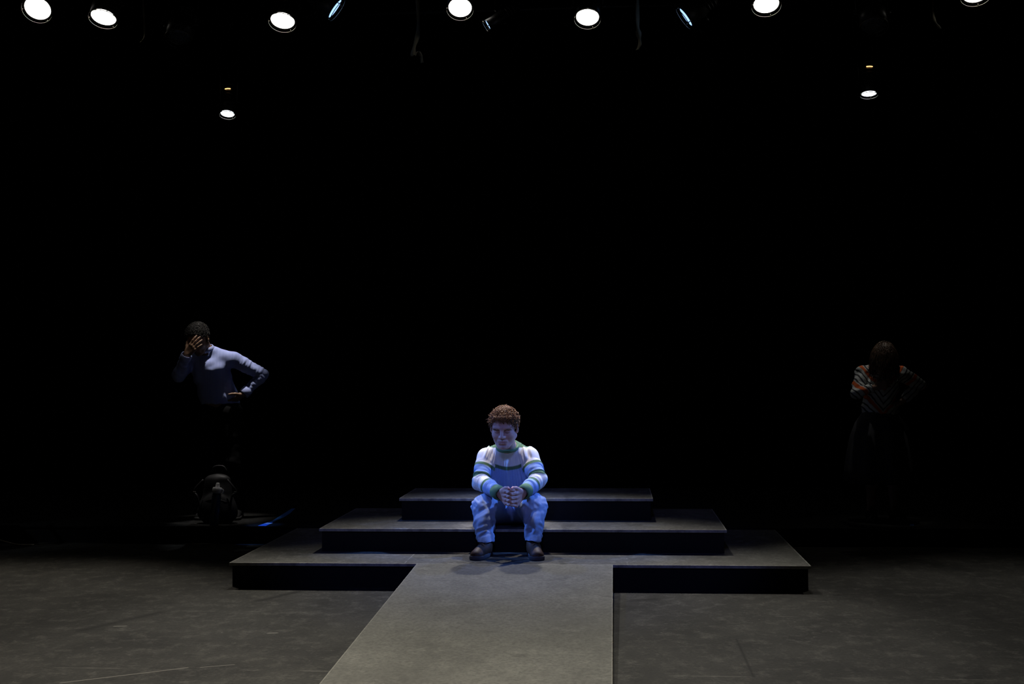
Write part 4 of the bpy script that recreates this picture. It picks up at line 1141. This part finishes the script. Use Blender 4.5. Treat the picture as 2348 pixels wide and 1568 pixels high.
    mu = mat('black_leather', (0.010, 0.010, 0.010), 0.5, 0, 0.3); ms = mat('black_rubber', (0.008, 0.008, 0.008), 0.8)
    for i in (0, 1): kid(shoe(None, *J['shoe'][i], z0, J['an'][i], mu, ms, mu, 0.006))
    def hl(p, r):
        x, y, z = p
        if y < -0.035 and z < 0.060 - (0.020 if abs(x) > 0.045 else 0): return False
        if -0.035 <= y < 0.035 and z < 0.02: return False
        return z > -0.055
    bm = curl_hair(T, 1300, hl, rnd, (0.022, 0.030), 0.0050, 2.4, 0.0020, 0.1, steps=9)
    cap_ell(bm, T, (0, 0.014, 0.035), (0.083, 0.103, 0.092), lambda c: hl(c, rnd))
    kid(from_bm('hair', bm, mat('black_afro', (0.030, 0.028, 0.026), 0.75, 0, 0.2), None, True))
shirted_man()

def standing_woman():
    rnd = random.Random(8); z0 = LEDGE_Z; org = (2.78, 10.05, z0)
    T = head_frame((2.772, 9.905, 1.448), 46, 3, 2, 0.96)
    J = dict(z0=z0, neck=Vector((2.775, 10.03, 1.385)), chest=Vector((2.775, 10.05, 1.25)), pelvis=Vector((2.770, 10.09, 0.945)),
        sh=[Vector((2.628, 10.03, 1.325)), Vector((2.925, 10.04, 1.325))], el=[Vector((2.568, 9.95, 1.165)), Vector((3.092, 10.10, 1.225))],
        wr=[Vector((2.690, 9.845, 1.215)), Vector((2.935, 10.03, 1.095))], hip=[Vector((2.690, 10.09, 0.92)), Vector((2.850, 10.09, 0.92))],
        kn=[Vector((2.690, 10.04, 0.55)), Vector((2.860, 10.04, 0.55))], an=[Vector((2.690, 10.08, z0+0.085)), Vector((2.870, 10.08, z0+0.085))],
        shoe=[((2.695, 10.13), (2.665, 9.885)), ((2.868, 10.13), (2.90, 9.885))])
    f = Field((2.38, 9.72, 0.12), (3.22, 10.32, 1.66), 0.0045)
    standing_body(f, J, T, 0.90)
    add_hand(f, J['wr'][0], (0.92, -0.10, 0.30), (0.10, 0.98, -0.1), (-0.3, 0.05, 0.92), (0.35, 0.55, 0.40), 0.9, 0.04)
    add_hand(f, J['wr'][1], (-0.75, 0.0, -0.62), (-0.60, 0.1, 0.75), (-0.1, -0.98, 0.1), (0.45, 0.6, 0.45), 0.9, 0.04)
    P, Q = f.mesh(); P = relax(P, Q, 1, 0.4)
    col = head_tint(P, T, (0.34, 0.205, 0.145), (0.30, 0.12, 0.10))
    body = np_mesh('person', P, Q, tint_mat('tan_skin', 0.5, 0.4, 0, 150), None, col, org); body.location = org
    tag(body, 'dim woman with bowed head and loose wavy hair standing at right, hand on hip', 'person')
    def kid(o): o.parent = body; o.matrix_parent_inverse = Matrix.Translation(-Vector(org)); return o
    f = Field((2.34, 9.72, 0.90), (3.26, 10.34, 1.48), 0.005)
    f.cap(J['chest'], J['pelvis'].lerp(J['chest'], 0.4), 0.104, 0.090, 0.05, wide=(1, 0, 0), ws=1.36)
    f.cap(J['pelvis'].lerp(J['chest'], 0.4), J['pelvis'] + Vector((0, 0, 0.03)), 0.090, 0.104, 0.05, wide=(1, 0, 0), ws=1.40)
    f.ell((2.775, 9.965, 1.235), (0.115, 0.06, 0.06), 0.04)
    for i in (0, 1):
        f.cap(J['neck'] + Vector((0, 0.005, -0.015)), J['sh'][i], 0.045, 0.052, 0.04)
        f.cap(J['sh'][i], J['el'][i], 0.058, 0.046, 0.02); f.cap(J['el'][i], J['el'][i].lerp(J['wr'][i], 0.95), 0.045, 0.034, 0.012)
        a = (J['wr'][i]-J['el'][i]).normalized(); f.cut(J['el'][i].lerp(J['wr'][i], 0.9), a, 0.07)
    f.cut((0, 0, 0.955), (0, 0, -1))
    cc = J['neck'] + Vector((0, -0.035, 0.015)); nn = Vector((0, -0.5, 0.85)).normalized()
    f.cap(cc + nn*0.045, cc + nn*0.12, 0.062, 0.085, 0.006, mode='sub')
    P, Q = f.mesh(); P = relax(P, Q, 2); N = vnormals(P, Q); X, Y, Z = P.T
    P2 = P + N*(0.008*vnoise(np.stack([(X+Z)*22, (X-Z)*14, Y*14], 1)) + 0.005*vnoise(P*30))[:, None]
    m = mat('striped_blouse', (0.3, 0.3, 0.3), 0.85, 0, 0.2); g = G(m); v = g.coord('Object'); x, y, z = g.xyz(v)
    ax = g.math('ABSOLUTE', g.math('SUBTRACT', x, 2.775))
    ph = g.math('ADD', g.math('MULTIPLY', z, 58), g.math('MULTIPLY', ax, -64)); ph = g.math('ADD', ph, g.math('MULTIPLY', g.noise(v, 9, 2), 4))
    b1 = g.ramp(g.math('ADD', g.math('MULTIPLY', g.math('SINE', g.math('MULTIPLY', ph, 2.2)), 0.5), 0.5), [(0.20, 0.0), (0.32, 1.0)])
    b2 = g.ramp(g.math('ADD', g.math('MULTIPLY', g.math('SINE', g.math('MULTIPLY', ph, 0.55)), 0.5), 0.5), [(0.88, 0.0), (0.95, 1.0)])
    c = g.mix(b1, (0.05, 0.05, 0.055), (0.52, 0.54, 0.52)); c = g.mix(b2, c, (0.62, 0.12, 0.03)); g.color(c)
    bl = kid(np_mesh('blouse', P2, Q, m))
    m2 = mat('orange_trim', (0.60, 0.13, 0.04), 0.8, 0, 0.2)
    ring('collar', cc + nn*0.004, nn, 0.066, 0.062, 0.008, 0.018, m2, bl)
    # long dark flared skirt
    bm = bmesh.new(); rows = []
    for k, (zz, rr) in enumerate(((1.03, 0.118), (0.98, 0.140), (0.92, 0.175), (0.82, 0.205), (0.70, 0.228), (0.55, 0.25), (0.44, 0.262))):
        row = []
        for i in range(64):
            a = 2*PI*i/64; fo = 1 + (0.055*math.sin(a*9 + k*0.25) + 0.03*math.sin(a*5 + 1.3))*min(1, k/3)
            row.append(bm.verts.new((2.770 + rr*fo*1.10*math.cos(a), 10.085 + rr*fo*0.80*math.sin(a), zz)))
        rows.append(row)
    for A, B in zip(rows[:-1], rows[1:]):
        for i in range(64): bm.faces.new((A[i], B[i], B[(i+1) % 64], A[(i+1) % 64]))
    bmesh.ops.recalc_face_normals(bm, faces=bm.faces[:])
    bmesh.ops.solidify(bm, geom=bm.faces[:], thickness=0.004)
    kid(from_bm('skirt', bm, mat('dark_skirt', (0.045, 0.045, 0.05), 0.85, 0, 0.2), None, True))
    mu = mat('black_flat', (0.010, 0.010, 0.010), 0.5, 0, 0.3); ms = mat('black_flat_sole', (0.008, 0.008, 0.008), 0.8)
    for i in (0, 1): kid(shoe(None, *J['shoe'][i], z0, J['an'][i], mu, ms, mu, 0.006, 0.05))
    def hl(p, r):
        x, y, z = p
        if y < -0.05 and z < 0.065: return False
        if -0.05 <= y < 0.02 and z < 0.0: return False
        return True
    bm = strand_bm(T, 760, rnd, hl, (0.12, 0.22), 0.007, 0.0026, (0.082, 0.100, 0.090), Vector((0, 0.2, 0)))
    cap_ell(bm, T, (0, 0.014, 0.035), (0.080, 0.100, 0.088), lambda c: hl(c, rnd))
    kid(from_bm('hair', bm, mat('dark_brown_hair', (0.075, 0.042, 0.024), 0.5, 0, 0.4), None, True))
standing_woman()
